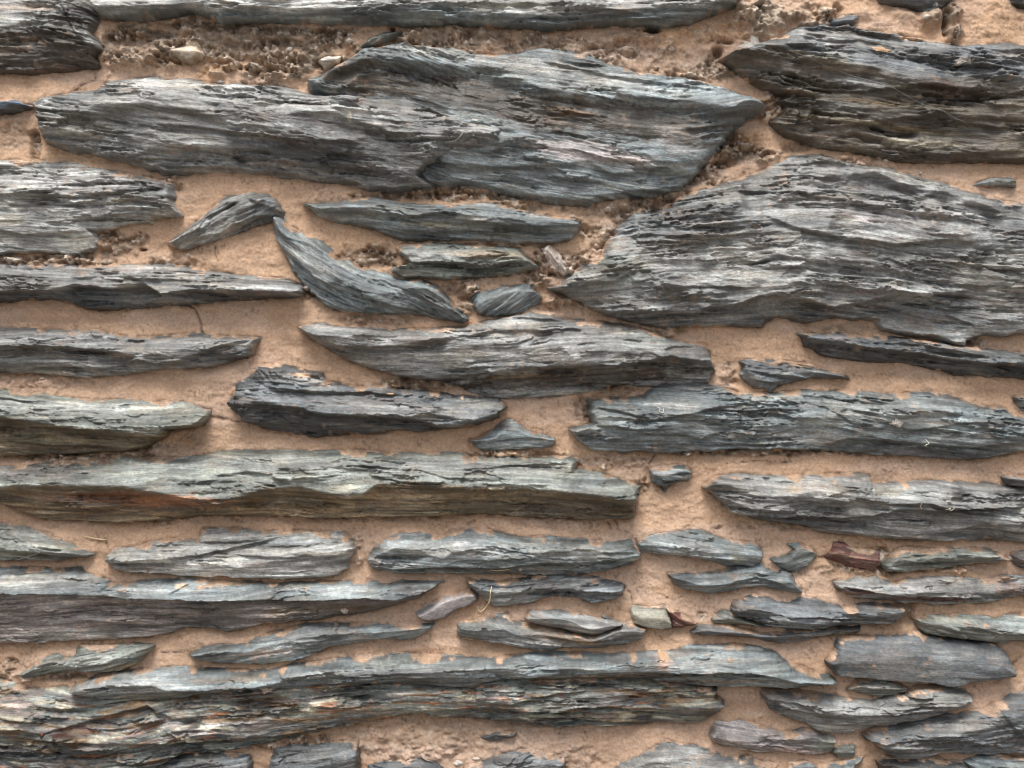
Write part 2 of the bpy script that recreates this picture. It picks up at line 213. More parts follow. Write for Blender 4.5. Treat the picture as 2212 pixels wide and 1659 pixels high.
S('long rusty slab with pale ripples on top and a brown striped underside, mid wall',
  'B0 -1273,1350 0,1330 150,1320 400,1290 600,1285 750,1270 1000,1270 1200,1265 1300,1240 1500,1230 1800,1230 B1 0,1230 150,1225 300,1235 380,1250 600,1240 800,1245 850,1260 1100,1275 1350,1265 1512,1280 1490,1340 1560,1350 1680,1380 1750,1405 1885,1440 1850,1520 1845,1620 1820,1642 1600,1647 1300,1630 900,1615 500,1625 C0 1900,160 1500,145 1200,147 1000,170 850,190 700,190 500,180 250,165 100,120 0,60 -1306,50',
  H=52, g=1, c='green', low='barkish', ridge='B0 -1320,1440 0,1432 300,1420 800,1430 1000,1470 1350,1530 1600,1440 1800,1425 2100,1490 B1 220,1480 320,1410 600,1400 850,1430 1200,1440 1400,1460 1600,1482 1850,1512', wt=34,
  L=[('B0 -1317,1440 0,1432 300,1420 800,1430 1000,1470 1350,1530 1600,1440 1800,1425 2100,1490 B1 220,1480 320,1410 600,1400 850,1430 1200,1440 1400,1460 1600,1482 1850,1512', 20, 70, 300), ('B1 160,1300 400,1320 550,1330 680,1370 1000,1400', 9, 10, 50), ('B1 850,1340 1100,1310 1480,1300', 6, 8, 40),
     ('B1 1400,1410 1500,1345 1560,1360', -9, 8, 60), ('B0 1250,1380 1500,1340 1650,1360 1800,1420', 8, 20, 50), ('B0 1350,1540 1550,1560 1700,1500', -7, 14, 40)],
  st=[('B0 900,1520', 600, 55, 'rust', .8), ('B0 500,1570', 500, 40, 'brown', .6), ('B0 1800,1580', 500, 30, 'ochre', .35), ('B1 500,1500', 500, 40, 'ochre', .3), ('B0 1500,1300', 700, 50, 'pale', .3), ('B1 700,1330', 700, 50, 'grey', .6), ('B1 900,1600', 600, 25, 'olive', .6), ('B1 1500,1570', 300, 40, 'umber', .5), ('B0 250,1350', 350, 50, 'purple', .6), ('B1 1550,1420', 200, 60, 'blue', .6), ('B1 120,1440', 100, 30, 'cream', .5), ('B0 1000,1610', 120, 20, 'ochre', .5)])
S('rounded green grey slate entering from the left edge just below the rusty slab',
  'C0 -1477,175 0,200 120,200 180,225 300,260 400,310 500,350 562,380 500,400 350,415 200,420 0,415 -1581,420', H=32, g=5, c='green', wt=26,
  L=[('C0 -100,335 250,345 400,370 540,385', 14, 20, 60)], st=[('C0 150,260', 300, 50, 'pale', .35), ('C0 100,370', 250, 20, 'cream', .3)])
S('split layered slate with a stepped top and silvery blunt right end, under the rusty slab',
  'C0 645,385 670,340 760,350 850,320 1000,285 1130,290 1175,300 1210,220 1400,222 1600,240 1800,235 2060,245 2110,290 2132,340 2090,400 2080,460 2020,500 1850,525 1700,530 1400,520 1200,510 1000,500 700,475 670,440 645,420',
  H=34, g=-3, c='pale', wt=16, L=[('C0 1175,302 1400,295 1650,272', 9, 5, 30), ('C0 655,415 950,402 1200,372 1450,322 1700,262', 13, 8, 50), ('C0 1150,405 1300,430 1450,490', 8, 10, 50), ('C0 1400,372 1700,385 2100,372', 9, 8, 40), ('C0 700,450 1200,470 1500,490', 6, 6, 30)],
  st=[('C0 1700,300', 350, 40, 'blue', .5), ('C0 1700,440', 350, 50, 'lilac', .5), ('C0 1000,440', 350, 30, 'umber', .4)])
S('plump speckled blue grey slate with rounded ends and straw caught under its lower lip',
  'C1 232,402 270,350 380,270 440,250 550,255 690,270 740,240 860,215 940,215 1000,240 1150,280 1350,275 1500,290 1700,300 1820,300 1840,340 1887,372 1870,410 1790,450 1650,490 1400,500 1000,495 700,490 450,490 330,480 270,460',
  H=40, g=1, c='blue', wt=20, lam=.8, L=[('C1 250,455 500,462 700,440 1000,455 1300,418 1500,428 1700,452 1860,400', 22, 10, 60), ('C1 280,340 340,400 290,460', 7, 10, 30), ('C1 900,410 1100,390 1250,380', 5, 8, 40)],
  st=[('C1 700,340', 450, 60, 'pale', .5), ('C1 1500,360', 300, 40, 'pale', .45), ('C1 290,420', 60, 50, 'lilac', .6), ('C1 1000,470', 600, 18, 'umber', .6), ('C1 900,240', 200, 30, 'steel', .5)])
S('smooth blue lens of slate humped at the left, upper one of two crossing wings',
  'C2 -92,320 -30,262 100,250 180,235 240,225 300,245 400,290 500,300 620,315 645,370 640,420 590,450 450,450 350,425 200,390 0,378 -80,372',
  H=30, g=8, c='blue', wt=14, lam=.8, L=[('C2 -60,350 150,370 350,400 560,440', 7, 10, 40), ('C2 100,280 180,330 140,380', 4, 6, 20)], st=[('C2 250,350', 150, 40, 'pale', .5), ('C2 480,400', 60, 30, 'cream', .4)])
S('gull wing shaped blue slate with a sharp right point, lower of two crossing wings',
  'C2 78,495 180,502 350,487 450,467 560,452 640,435 690,480 740,500 765,472 822,490 850,560 888,610 780,600 640,572 550,580 450,602 330,612 230,602 120,570', H=28, g=-3, c='blue', wt=12, lam=.8,
  L=[('C2 350,600 480,530 640,510 760,560 860,600', 8, 10, 30), ('C2 620,460 700,530 860,600', 7, 6, 20)], st=[('C2 700,570', 120, 30, 'steel', .6)])
S('little boomerang shaped slate chip between the crossing wings and the red fragment',
  'C2 697,410 790,390 838,350 803,320 870,317 940,340 973,380 950,410 920,450 850,487 790,475 740,445', H=22, g=-20, c='blue', wt=8, lam=.7)
S('deep red brown rock fragment with squared ends, set in mortar at the lower right',
  'C2 1030,400 1065,350 1075,303 1140,310 1180,340 1352,360 1342,420 1325,480 1200,455 1100,425', H=24, g=9, c='red', name='red_rock_fragment', cat='rock fragment', wt=6, wb=5, L=[('C2 1050,400 1200,430 1330,450', 5, 4, 20)], st=[('C2 1250,350', 100, 8, 'purple', .7)])
S('blunt green grey slate immediately right of the deep red fragment',
  'C2 1362,445 1400,410 1450,345 1500,330 1650,345 1830,340 2000,345 2050,370 2122,405 2050,430 1900,440 1800,455 1650,472 1530,485 1400,492', H=26, g=2, c='green', wt=12, L=[('C2 1400,440 1600,420 1900,410 2100,405', 6, 10, 40)], smear=.9)
S('small purple brown rock cut off by the right edge beside the blunt green grey slate',
  'C2 2148,370 2212,355 3501,345 3435,470 2212,462 2160,420', H=26, c='purple', name='purple_rock', wt=8)
S('pale knobbly slate with dark red bands along its underside, below the deep red fragment',
  'C2 1073,545 1150,540 1230,505 1330,520 1430,550 1500,530 1600,520 1800,515 2000,530 2120,500 2212,510 3196,500 3230,600 2212,627 2050,660 1900,682 1700,682 1500,675 1300,650 1180,635 1100,590',
  H=30, g=2, c='grey', wt=14, L=[('C2 1073,565 1200,575 1300,592 1450,622 1700,618 2000,640', 14, 10, 60), ('C2 1430,550 1480,600 1700,605', 5, 6, 30)],
  st=[('C2 1200,600', 110, 26, 'red', .9), ('C2 1650,645', 320, 16, 'red', .85), ('C2 2150,580', 120, 40, 'red', .5), ('C2 1600,560', 150, 30, 'lilac', .4), ('C2 1450,655', 250, 14, 'steel', .7)])
S('dark wavy slate with a humped left end, lying on a thin sagging dark sliver',
  'C2 453,712 470,660 530,640 590,615 660,635 740,665 800,665 860,640 980,655 1030,680 1150,690 1300,675 1497,685 1492,740 1440,790 1400,802 1150,800 1000,822 800,827 700,812 550,762 480,742',
  H=40, g=5, c='steel', wt=16, lam=1.1, L=[('C2 500,690 650,700 800,740 1000,740 1300,750 1490,720', 10, 12, 50), ('C2 500,730 700,780 1000,790 1300,780', 8, 8, 40)], st=[('C2 490,670', 40, 35, 'purple', .6)])
S('flaky grey crumb of slate sticking out under the hump of the dark wavy slate',
  'C2 335,770 380,735 430,712 480,735 560,775 700,825 600,812 490,802 360,797', H=24, g=12, c='green', lift=-2, wt=8)
S('thin dark curved sliver of slate sagging in the middle, under the dark wavy slate',
  'C2 215,850 260,805 350,800 450,802 560,832 640,857 765,855 800,838 950,825 1100,815 1235,815 1222,845 1100,867 950,892 800,917 700,907 600,882 450,870 300,866', H=26, g=3, c='steel', wt=8, L=[('C2 300,830 600,870 1000,860', 6, 6, 30)], st=[('C2 400,830', 150, 25, 'purple', .4)])
S('green grey slate at the right edge resting against the top of the flat dark block',
  'C2 1553,762 1650,745 1800,735 1950,745 2050,777 2110,745 2212,740 3631,740 3687,905 2212,900 2080,907 2040,914 1950,900 1800,880 1650,862 1612,850 1580,810', H=38, g=7, c='green', wt=14,
  L=[('C2 1560,790 1700,830 1900,880 2050,890', 8, 10, 50), ('C2 1800,760 2000,830 2212,860', 7, 10, 50)], st=[('C2 1950,790', 20, 14, 'tan', .8), ('C2 2100,800', 200, 50, 'blue', .6)])
S('flat faced dark block with straight sides and hardly any layering, at the lower right',
  'C2 1033,1020 1080,950 1100,880 1180,865 1350,870 1480,865 1570,840 1612,860 1800,890 2050,915 2092,950 2140,1020 2152,1110 2050,1132 1870,1140 1800,1167 1700,1160 1600,1142 1500,1140 1400,1130 1280,1120 1180,1112 1090,1107',
  H=38, g=4, c='steel', lam=.35, wt=8, top=.85, bot=.8, name='dark_stone_block', L=[('C2 1780,1100 1950,1110 2130,1100', 5, 8, 30)], smooth=1, streak=.5,
  st=[('C2 1400,1030', 260, 90, 'grey', .7), ('C2 1700,1000', 100, 100, 'grey', .3), ('C2 1070,1000', 35, 100, 'black', .5), ('C2 1295,1027', 14, 12, 'tan', .7), ('C2 1115,905', 14, 14, 'tan', .7)])
S('small green flake tucked under the left half of the flat dark block',
  'C2 1153,1190 1220,1132 1300,1127 1420,1137 1522,1180 1500,1220 1350,1232 1300,1227', H=26, g=3, c='green', wt=10, st=[('C2 1300,1170', 100, 30, 'pale', .4)])
S('long boat shaped grey slate under the flat dark block, its dark left nose chipped',
  'C2 643,1190 700,1175 800,1185 920,1205 1050,1225 1200,1252 1300,1262 1450,1222 1560,1180 1700,1165 1850,1190 1912,1225 1880,1280 1850,1312 1750,1332 1600,1372 1450,1402 1300,1412 1200,1442 1100,1452 980,1437 900,1392 780,1352 690,1312 650,1252',
  H=34, g=3, c='grey', wt=16, L=[('C2 670,1200 740,1280 900,1310 1150,1330 1500,1310 1700,1290 1880,1290', 10, 10, 60), ('C2 1050,1400 1300,1360 1600,1350', 7, 8, 40), ('C2 780,1230 1000,1290 1200,1290', 6, 10, 40)],
  st=[('C2 690,1280', 70, 50, 'dark', .6), ('C2 1020,1370', 50, 20, 'black', .5), ('C2 1800,1220', 150, 40, 'blue', .5)])
S('dark rough slate filling the bottom right corner, widening towards the right edge',
  'C2 1243,1465 1320,1425 1450,1405 1560,1380 1700,1350 1830,1340 2000,1300 2060,1262 2130,1220 2212,1213 3867,1210 3911,1600 2212,1572 2050,1580 1900,1580 1700,1575 1600,1612 1450,1602 1350,1542 1280,1492',
  H=44, g=-2, c='steel', wt=24, top=.5, L=[('C2 1300,1500 1500,1470 1700,1460 1850,1480 2212,1540', 12, 16, 70), ('C2 2040,1290 2130,1400 2212,1460', 8, 20, 60), ('C2 1400,1540 1600,1540 1900,1540', 8, 10, 40)],
  st=[('C2 1620,1405', 18, 18, 'tan', .9), ('C2 1700,1400', 300, 50, 'grey', .5)], smooth=.4)
S('pale pinkish grey slate shaped like a fish, beneath the boat shaped slate',
  'C2 328,1460 368,1385 450,1392 520,1380 600,1400 700,1430 750,1452 900,1430 970,1437 1000,1462 1087,1480 1070,1562 980,1582 800,1577 600,1570 420,1530 350,1502',
  H=28, g=6, c='lilac', wt=14, lam=.7, L=[('C2 370,1420 450,1500 600,1540 700,1500 900,1500', 6, 8, 40)], st=[('C2 1000,1510', 100, 60, 'green', .8), ('C2 800,1545', 200, 25, 'pink', .6), ('C2 380,1470', 50, 50, 'purple', .5)])
S('tiny dark crumb of slate just off the tail of the fish shaped slate',
  'C2 1055,1562 1130,1530 1202,1530 1200,1590 1120,1612', H=16, c='green', name='slate_chip', wt=6)
S('domed blue grey stone rising from the bottom edge, right of centre',
  'C1 1720,1700 1760,1630 1850,1600 1930,1560 2050,1500 C2 100,1510 250,1530 400,1590 450,1602 560,1590 620,1622 742,1642 750,1800 -246,1800', H=34, g=4, c='grey', wt=26, smooth=.6, lam=.7, st=[('C2 550,1640', 130, 50, 'steel', .6)])
S('thin sliver of slate at the bottom edge, below the tail of the fish shaped slate',
  'C2 808,1632 900,1625 970,1647 1100,1630 1255,1600 1200,1642 1180,1800 800,1800', H=24, g=-2, c='blue', wt=10)
S('dark layered slate at the bottom edge, below the nose of the bottom right corner slate',
  'C2 1333,1612 1375,1585 1480,1607 1560,1597 1660,1583 1750,1622 1890,1627 1950,1660 1960,1800 1380,1800', H=30, g=5, c='dark', wt=10)
S('blue slate peeking up at the bottom edge, furthest into the right corner',
  'C2 1860,1625 1930,1600 2040,1585 2212,1602 3422,1590 3413,1800 2000,1800', H=26, g=4, c='blue', wt=10)
S('triangular topped dark slate at the bottom edge, slightly right of centre',
  'C1 820,1660 950,1622 1050,1580 1150,1553 1280,1560 1425,1600 1410,1800 820,1800', H=28, g=-4, c='steel', wt=14, lam=1.1)
S('flat dark scrap of slate at the bottom edge, left of the triangular topped one',
  'C1 245,1652 330,1622 480,1622 560,1598 640,1632 700,1680 700,1800 240,1800', H=20, g=0, c='steel', wt=8)
S('tiny dark flake isolated in pinkish mortar under the mottled multicoloured slab',
  'C1 925,1482 1000,1450 1133,1450 1112,1480 980,1502', H=14, c='steel', name='slate_chip', wt=6)
S('dark slate with a straight vertical right end at the bottom edge, left of centre',
  'C0 1615,1620 1640,1545 1750,1525 1900,1532 2050,1500 2145,1488 2152,1640 2150,1820 1600,1820', H=30, g=-4, c='steel', low='umber', wt=14)
S('low arched dark slate at the bottom edge, left of the one with a straight end',
  'C0 860,1700 910,1655 1050,1600 1180,1570 1330,1575 1490,1582 1512,1640 1490,1820 840,1820', H=26, g=-6, c='steel', wt=14)
S('mottled multicoloured slab with red, cream and black patches, filling the bottom left',
  'C0 -1030,1095 0,1128 80,1150 160,1182 420,1180 600,1180 1000,1200 1500,1160 1966,1130 C1 300,1130 600,1120 1000,1100 1500,1100 2000,1120 C2 100,1140 300,1162 372,1185 358,1220 413,1260 390,1312 350,1345 270,1387 150,1395 0,1392 C1 1900,1402 1700,1412 1400,1407 1250,1402 1100,1382 900,1367 620,1352 580,1330 400,1352 200,1392 0,1432 C0 1900,1442 1700,1492 1500,1532 1300,1567 1100,1572 960,1642 860,1820 -1108,1820',
  H=44, g=-1, c='green', wt=14, lam=1.6, top=.8, bot=.5, streak=1.3, mot=1,
  L=[('C0 -100,1400 300,1420 600,1340 900,1260 1050,1330 1300,1310', 12, 25, 70), ('C0 200,1440 600,1480 1100,1490 1700,1450 2100,1380', 14, 20, 90), ('C0 180,1260 400,1290 700,1250 860,1225', 12, 18, 50), ('C0 1000,1400 1100,1470 1200,1500', 8, 12, 40),
     ('C1 1000,1290 1200,1220 1400,1180 1600,1170', 10, 14, 50), ('C1 1250,1330 1500,1270 1700,1260 1900,1300 2050,1300', 14, 18, 60), ('C1 0,1290 500,1310 1000,1270 1300,1340 1900,1380', 12, 14, 60), ('C1 1850,1210 2000,1180 2212,1220', 10, 10, 40), ('C0 1300,1220 1800,1250 2212,1290', 9, 12, 50), ('C0 -200,1530 300,1540 800,1560', 10, 14, 60)],
  st=[('C0 450,1420', 170, 40, 'red', .9), ('C0 650,1370', 120, 30, 'red', .7), ('C0 120,1290', 200, 60, 'pink', .6), ('C0 100,1200', 180, 40, 'rust', .45), ('C0 850,1300', 130, 25, 'red', .5), ('C0 1000,1250', 350, 50, 'cream', .45), ('C0 1650,1250', 150, 35, 'rust', .7), ('C0 380,1280', 130, 60, 'dark', .7), ('C0 800,1400', 200, 60, 'steel', .8), ('C0 1000,1360', 120, 40, 'lilac', .6),
      ('C0 300,1560', 700, 90, 'dark', .65), ('C0 1500,1390', 400, 60, 'lilac', .55), ('C0 1900,1310', 220, 16, 'cream', .75), ('C0 2050,1340', 130, 8, 'white', .7), ('C1 300,1210', 350, 30, 'black', .6), ('C1 560,1200', 120, 25, 'pale', .7), ('C1 100,1290', 260, 25, 'cream', .6), ('C1 820,1220', 70, 20, 'cream', .8), ('C1 1100,1200', 200, 30, 'pale', .6),
      ('C1 1400,1250', 160, 40, 'pale', .7), ('C1 1050,1310', 150, 60, 'black', .6), ('C1 1700,1220', 200, 50, 'lilac', .5), ('C1 1900,1270', 160, 40, 'pale', .5), ('C1 1700,1340', 250, 30, 'brown', .6), ('C1 1800,1360', 140, 20, 'ochre', .5), ('C1 1000,1370', 600, 18, 'umber', .8), ('C2 300,1300', 80, 60, 'olive', .8), ('C1 300,1370', 300, 30, 'dark', .7), ('C0 1350,1480', 120, 18, 'ochre', .5), ('C0 600,1250', 300, 30, 'green', .6), ('C1 2000,1240', 20, 12, 'rust', .8)])
S('very long blue grey slate draped over the mottled multicoloured slab, wavy dark lower rim',
  'C0 430,1175 560,1112 750,1072 1000,1060 1150,1058 1300,1070 1600,1080 1750,1042 1966,1010 C1 200,985 450,980 700,990 900,1002 1050,995 1250,972 1500,970 1700,980 1850,965 C2 60,962 160,950 200,920 350,925 500,920 640,940 720,970 790,1020 822,1042 900,1060 960,1092 1050,1105 1087,1135 1000,1157 850,1172 600,1167 300,1162 100,1147 0,1132 C1 1900,1130 1700,1140 1450,1130 1200,1125 1050,1112 950,1152 850,1170 700,1160 550,1150 400,1142 200,1150 0,1167 C0 1800,1172 1500,1177 1200,1215 1000,1252 700,1242 500,1222',
  H=54, g=-2, c='blue', lift=8, wt=26, L=[('C1 0,1130 200,1120 450,1080 600,1105 750,1160', 8, 10, 40), ('C1 880,1130 1100,1090 1400,1080 1700,1050 2212,1060 C2 400,1060 600,1060 800,1110', 20, 12, 90), ('C2 0,1090 200,1060 400,1050 600,1070', 9, 8, 40), ('C0 1000,1180 1400,1150 1800,1160', 8, 14, 50)],
  st=[('C0 800,1150', 350, 50, 'pale', .55), ('C0 900,1210', 250, 25, 'cream', .45), ('C1 300,1060', 700, 30, 'grey', .5), ('C1 1700,1100', 600, 22, 'brown', .6), ('C2 300,1130', 350, 16, 'brown', .5), ('C1 800,1120', 150, 35, 'steel', .7), ('C2 250,1010', 350, 25, 'pale', .5), ('C1 2000,1000', 50, 40, 'pink', .8), ('C2 435,993', 22, 14, 'ochre', .8), ('C1 1820,1073', 18, 10, 'pink', .8), ('C0 1400,1110', 200, 20, 'ochre', .25), ('C2 100,960', 200, 25, 'purple', .4)])
S('long flat slab with a purple brown finely lined face beneath a bluish top ledge',
  'C0 -1366,450 0,455 200,460 400,465 480,453 500,490 590,520 650,530 668,560 800,540 1000,530 1150,525 1400,545 1700,555 1900,540 C1 50,545 250,535 320,560 450,540 560,547 695,545 630,570 560,622 500,660 380,685 300,710 150,740 0,762 C0 1850,780 1600,790 1450,832 1350,845 1250,820 1100,820 1000,860 850,882 500,892 200,912 0,915 -1274,920',
  H=42, g=-2, c='blue', low='purple', ridge='C0 -1306,600 300,600 650,610 750,627 1300,642 1600,637 1900,642 2212,622 C1 400,642 600,600', wt=20, lam=.8, bot=.7, L=[('C0 -1345,600 300,600 650,610 750,627 1300,642 1600,637 1900,642 2212,622 C1 400,642 600,600', 16, 7, 260), ('C0 640,600 665,565 760,560', -6, 8, 50), ('C0 1030,600 1100,570 1150,540', 6, 8, 30)],
  st=[('C0 300,520', 400, 50, 'pale', .5), ('C0 900,580', 250, 30, 'pale', .35), ('C0 760,612', 55, 18, 'black', .7), ('C0 1090,560', 40, 18, 'tan', .7), ('C0 1950,700', 350, 30, 'olive', .6), ('C0 1450,550', 90, 8, 'ochre', .6), ('C1 100,580', 200, 30, 'pale', .3), ('C1 450,590', 120, 40, 'dark', .5), ('C0 500,850', 500, 30, 'grey', .5), ('C0 2100,700', 120, 15, 'rust', .4)])
S('small greenish lens of slate at the lower left, under the purple lined slab',
  'C0 118,1102 200,1040 270,1002 330,982 390,1005 440,990 455,950 480,925 600,932 730,915 890,915 935,922 880,970 820,1040 700,1082 540,1092 430,1080 250,1100 130,1117', H=30, g=-10, c='green', wt=14, lam=.8, L=[('C0 450,1085 650,1060 800,1010 900,950', 9, 5, 24), ('C0 300,1080 600,1075 830,1030', 6, 5, 20)], st=[('C0 520,1010', 200, 40, 'pale', .35), ('C0 780,1050', 90, 20, 'ochre', .5)])
S('spearhead of pale blue slate pointing left, under the right end of the purple lined slab',
  'C0 1128,982 1170,950 1300,930 1480,915 1550,870 1680,830 1850,795 2100,792 C1 246,795 400,805 635,798 600,840 520,887 350,892 200,905 0,942 C0 1920,962 1820,1002 1700,1032 1500,1037 1300,1032 1180,1017', H=30, g=-7, c='blue', wt=18, lam=.8, smooth=.3,
  L=[('C0 1750,930 1820,940 1860,985', 6, 8, 30), ('C1 0,920 300,880 520,860', 7, 8, 30)], st=[('C0 1600,960', 220, 25, 'pink', .45), ('C0 1900,880', 300, 50, 'pale', .4), ('C0 1300,1000', 180, 25, 'pale', .4)])
S('rounded lilac cobble lying slantwise in the mortar, near a curl of dry straw',
  'C1 528,732 600,682 700,632 850,595 890,610 907,650 860,692 780,712 700,767 600,787 560,772', H=28, g=-24, c='lilac', name='lilac_cobble', cat='cobble', lam=.25, wt=14, wb=9, smooth=1, streak=.3, smear=.2)
S('ragged dark slate behind the curl of straw, below the plump speckled slate',
  'C1 833,520 900,535 1000,542 1150,530 1250,500 1400,500 1550,510 1700,540 1782,565 1770,632 1680,662 1580,672 1500,642 1350,635 1250,662 1100,687 1000,687 930,652 890,602 850,572', H=34, g=-6, c='steel', wt=12, lam=1.3,
  L=[('C1 880,560 1100,560 1300,540', 7, 8, 40), ('C1 1250,590 1400,580 1750,600', 9, 8, 40), ('C1 1050,680 1150,600 1270,540', 6, 8, 30)], st=[('C1 1300,560', 120, 50, 'umber', .5), ('C1 1500,540', 200, 25, 'pale', .3), ('C1 1600,540', 30, 14, 'tan', .7), ('C1 1100,610', 150, 30, 'green', .5)])
S('brownish slate sweeping under a smaller grey one, near the middle of the lower wall',
  'C1 778,845 785,795 850,782 950,762 1002,782 1008,740 1080,728 1130,780 1180,792 1300,810 1450,840 1590,868 1700,820 1830,783 1860,810 1917,822 1880,882 1780,922 1600,937 1400,942 1280,960 1150,937 1000,907 800,882', H=34, g=7, c='grey', wt=14,
  L=[('C1 1200,820 1250,900 1450,930', 6, 12, 40), ('C1 1300,850 1500,890 1650,890 1850,840', 8, 12, 40), ('C1 1350,935 1500,925 1650,935', 8, 5, 20)], st=[('C1 1450,880', 250, 35, 'brown', .6), ('C1 950,830', 200, 40, 'blue', .7), ('C1 1550,900', 120, 14, 'ochre', .5), ('C1 1800,850', 80, 25, 'purple', .5), ('C1 1060,755', 50, 25, 'dark', .6)])
S('small grey tongue of slate laid in front of the brownish sweeping one',
  'C1 1188,762 1210,725 1350,710 1480,725 1560,750 1642,772 1655,742 1720,770 1775,797 1650,852 1590,867 1500,850 1400,822 1280,807 1220,790', H=42, g=9, c='grey', wt=12, lam=.8, lift=4, L=[('C1 1220,780 1400,800 1600,850', 6, 6, 30)], st=[('C1 1400,760', 150, 30, 'blue', .6)])
S('small squared block of pale greenish stone butted against a dark red triangle',
  'C1 1823,690 1900,697 2030,693 2050,740 2067,817 2000,832 1900,817 1838,790', H=26, g=0, c='quartzg', name='pale_stone_block', cat='stone block', lam=.3, wt=8, smooth=1, streak=.4, smear=.1)
S('dark red triangular rock fragment at the right side of the small pale squared block',
  'C1 2033,697 2100,730 2180,770 2212,800 2150,817 2068,817 2052,745', H=22, g=20, c='red', name='red_rock_fragment', cat='rock fragment', wt=6)
S('small isolated blue nugget of slate, right of the blunt end of the rusty slab',
  'B1 1933,1337 1970,1325 2100,1315 2150,1320 2187,1360 2172,1412 2090,1418 2045,1450 2030,1482 2010,1452 1952,1420', H=28, g=0, c='blue', wt=10, L=[('B1 1940,1370 2030,1410 2170,1400', 14, 5, 30)], st=[('B1 2130,1385', 60, 14, 'pale', .6), ('B1 2010,1440', 60, 20, 'dark', .6)])
S('heavy ribbed slab with a dark round stain on top, above the deep red fragment',
  'B2 293,1450 340,1400 400,1385 500,1370 800,1385 1000,1375 1230,1370 1290,1380 1300,1430 1400,1430 1550,1415 1700,1410 1820,1420 2050,1430 2212,1452 3819,1460 C2 3778,310 2212,302 2000,292 1800,297 1500,292 1300,277 1100,257 950,230 880,205 600,165 450,130 400,60 340,20 295,-20',
  H=48, g=4, c='grey', lam=1.1, wt=18, top=.5, bot=.6,
  L=[('B2 1100,1530 1200,1500 1350,1535 1600,1535 1750,1572 2000,1560 2212,1565', 15, 10, 60), ('C2 450,130 700,155 850,135 1100,150 1300,128 1450,95 1650,110 1800,90 2212,80', 20, 12, 80), ('C2 1700,250 1950,178 2100,225 2212,240', 16, 14, 60), ('B2 1290,1380 1280,1440 1290,1480', 6, 6, 20), ('B2 300,1450 420,1560 500,1620', 8, 16, 50), ('B2 650,1490 900,1500 1100,1530', 7, 10, 40), ('C2 600,165 900,200 1300,262 1700,280', 10, 8, 40)],
  st=[('B2 1800,1480', 65, 45, 'black', .85), ('B2 600,1540', 300, 60, 'lilac', .4), ('B2 1450,1470', 180, 35, 'green', .4), ('C2 900,180', 450, 36, 'dark', .8), ('C2 1900,270', 350, 30, 'dark', .7), ('B2 800,1430', 500, 40, 'pale', .3), ('B2 1500,1560', 300, 20, 'dark', .6), ('B2 820,1455', 60, 25, 'ochre', .3), ('B2 340,1450', 50, 50, 'dark', .5)])
S('small blue flake overlapping the top of the heavy ribbed slab at the right edge',
  'B2 2085,1385 2130,1378 2212,1385 3266,1385 3210,1440 2212,1450 2130,1448 2100,1420', H=40, g=1, c='steel', lift=10, wt=8)
S('dark slate corner just showing at the right edge beside the swirling folded slab',
  'B2 2158,908 2212,895 3739,890 3703,985 2212,990 2175,950', H=26, c='steel', wt=8)
S('slim green sliver of slate standing slantwise above the pale crest of the great dark slab',
  'A1 188,280 250,220 340,185 440,183 402,220 300,262 220,287', H=18, g=-25, c='green', wt=8)
S('tiny wedge of slate in the mortar above the right shoulder of the largest slab',
  'A2 1912,1107 2020,1070 2142,1063 2172,1117 2050,1112', H=16, g=2, c='blue', name='slate_chip', wt=6)
S('rough lump of pale quartz set in the crumbling joint over the broad wavy slab',
  'A0 1000,312 1050,285 1095,262 1182,253 1222,328 1202,352 1130,377 1065,345', H=30, g=10, c='quartz', name='quartz_lump', cat='quartz', lam=.6, wt=12, wb=9, smooth=1, streak=.3, st=[('A0 1190,330', 20, 50, 'ochre', .4)])
S('greyish quartz pebble nearly touching the pale crest of the great dark slab',
  'A0 1908,362 1960,338 2042,343 2032,378 1942,402', H=28, g=0, c='white', name='quartz_pebble', cat='quartz', lam=.5, wt=8, wb=7, smooth=1, streak=.7, st=[('A0 1990,370', 50, 14, 'grey', .6)])
#@END@

# ------------------------------------------------------------------ mortar: height and colour fields
fx0, fx1, fy0, fy1, FS = -820, 3320, -200, 2080, 4.0
gx = np.arange(fx0, fx1, FS); gy = np.arange(fy0, fy1, FS)
GX, GY = np.meshgrid(gx, gy)
SD = np.full(GX.shape, -400.0)
for s in STONES:
    x0, y0 = s['poly'].min(0)-90; x1, y1 = s['poly'].max(0)+90
    i0, i1 = np.searchsorted(gx, [x0, x1]); j0, j1 = np.searchsorted(gy, [y0, y1])
    sub = (slice(j0, j1), slice(i0, i1))
    SD[sub] = np.maximum(SD[sub], sdist(GX[sub], GY[sub], s['poly']))
inside = SD > 0
up = np.zeros(GX.shape); dn = np.zeros(GX.shape)
d = np.full(gx.shape, 120.0)
for j in range(len(gy)):
    d = np.where(inside[j], 0, d+FS); up[j] = d
d = np.full(gx.shape, 120.0)
for j in range(len(gy)-1, -1, -1):
    d = np.where(inside[j], 0, d+FS); dn[j] = d
zm = 8*np.exp(-dn/20) - 9*np.exp(-up/14) - 9*np.exp(-up/5)
m = (~inside).astype(float)
z = zm*m
for r in (3, 6, 14):
    bz = blur(z, r, max(1, r//2)); bm = blur(m, r, max(1, r//2))
    est = bz/np.maximum(bm, 1e-4)
    if r == 3: z1 = est; w1 = sst(bm, .0, .12)
    else:
        z1 = np.where(w1 > 0, z1*w1 + est*(1-w1), est); w1 = np.maximum(w1, sst(bm, .0, .1))
ZMs = z1
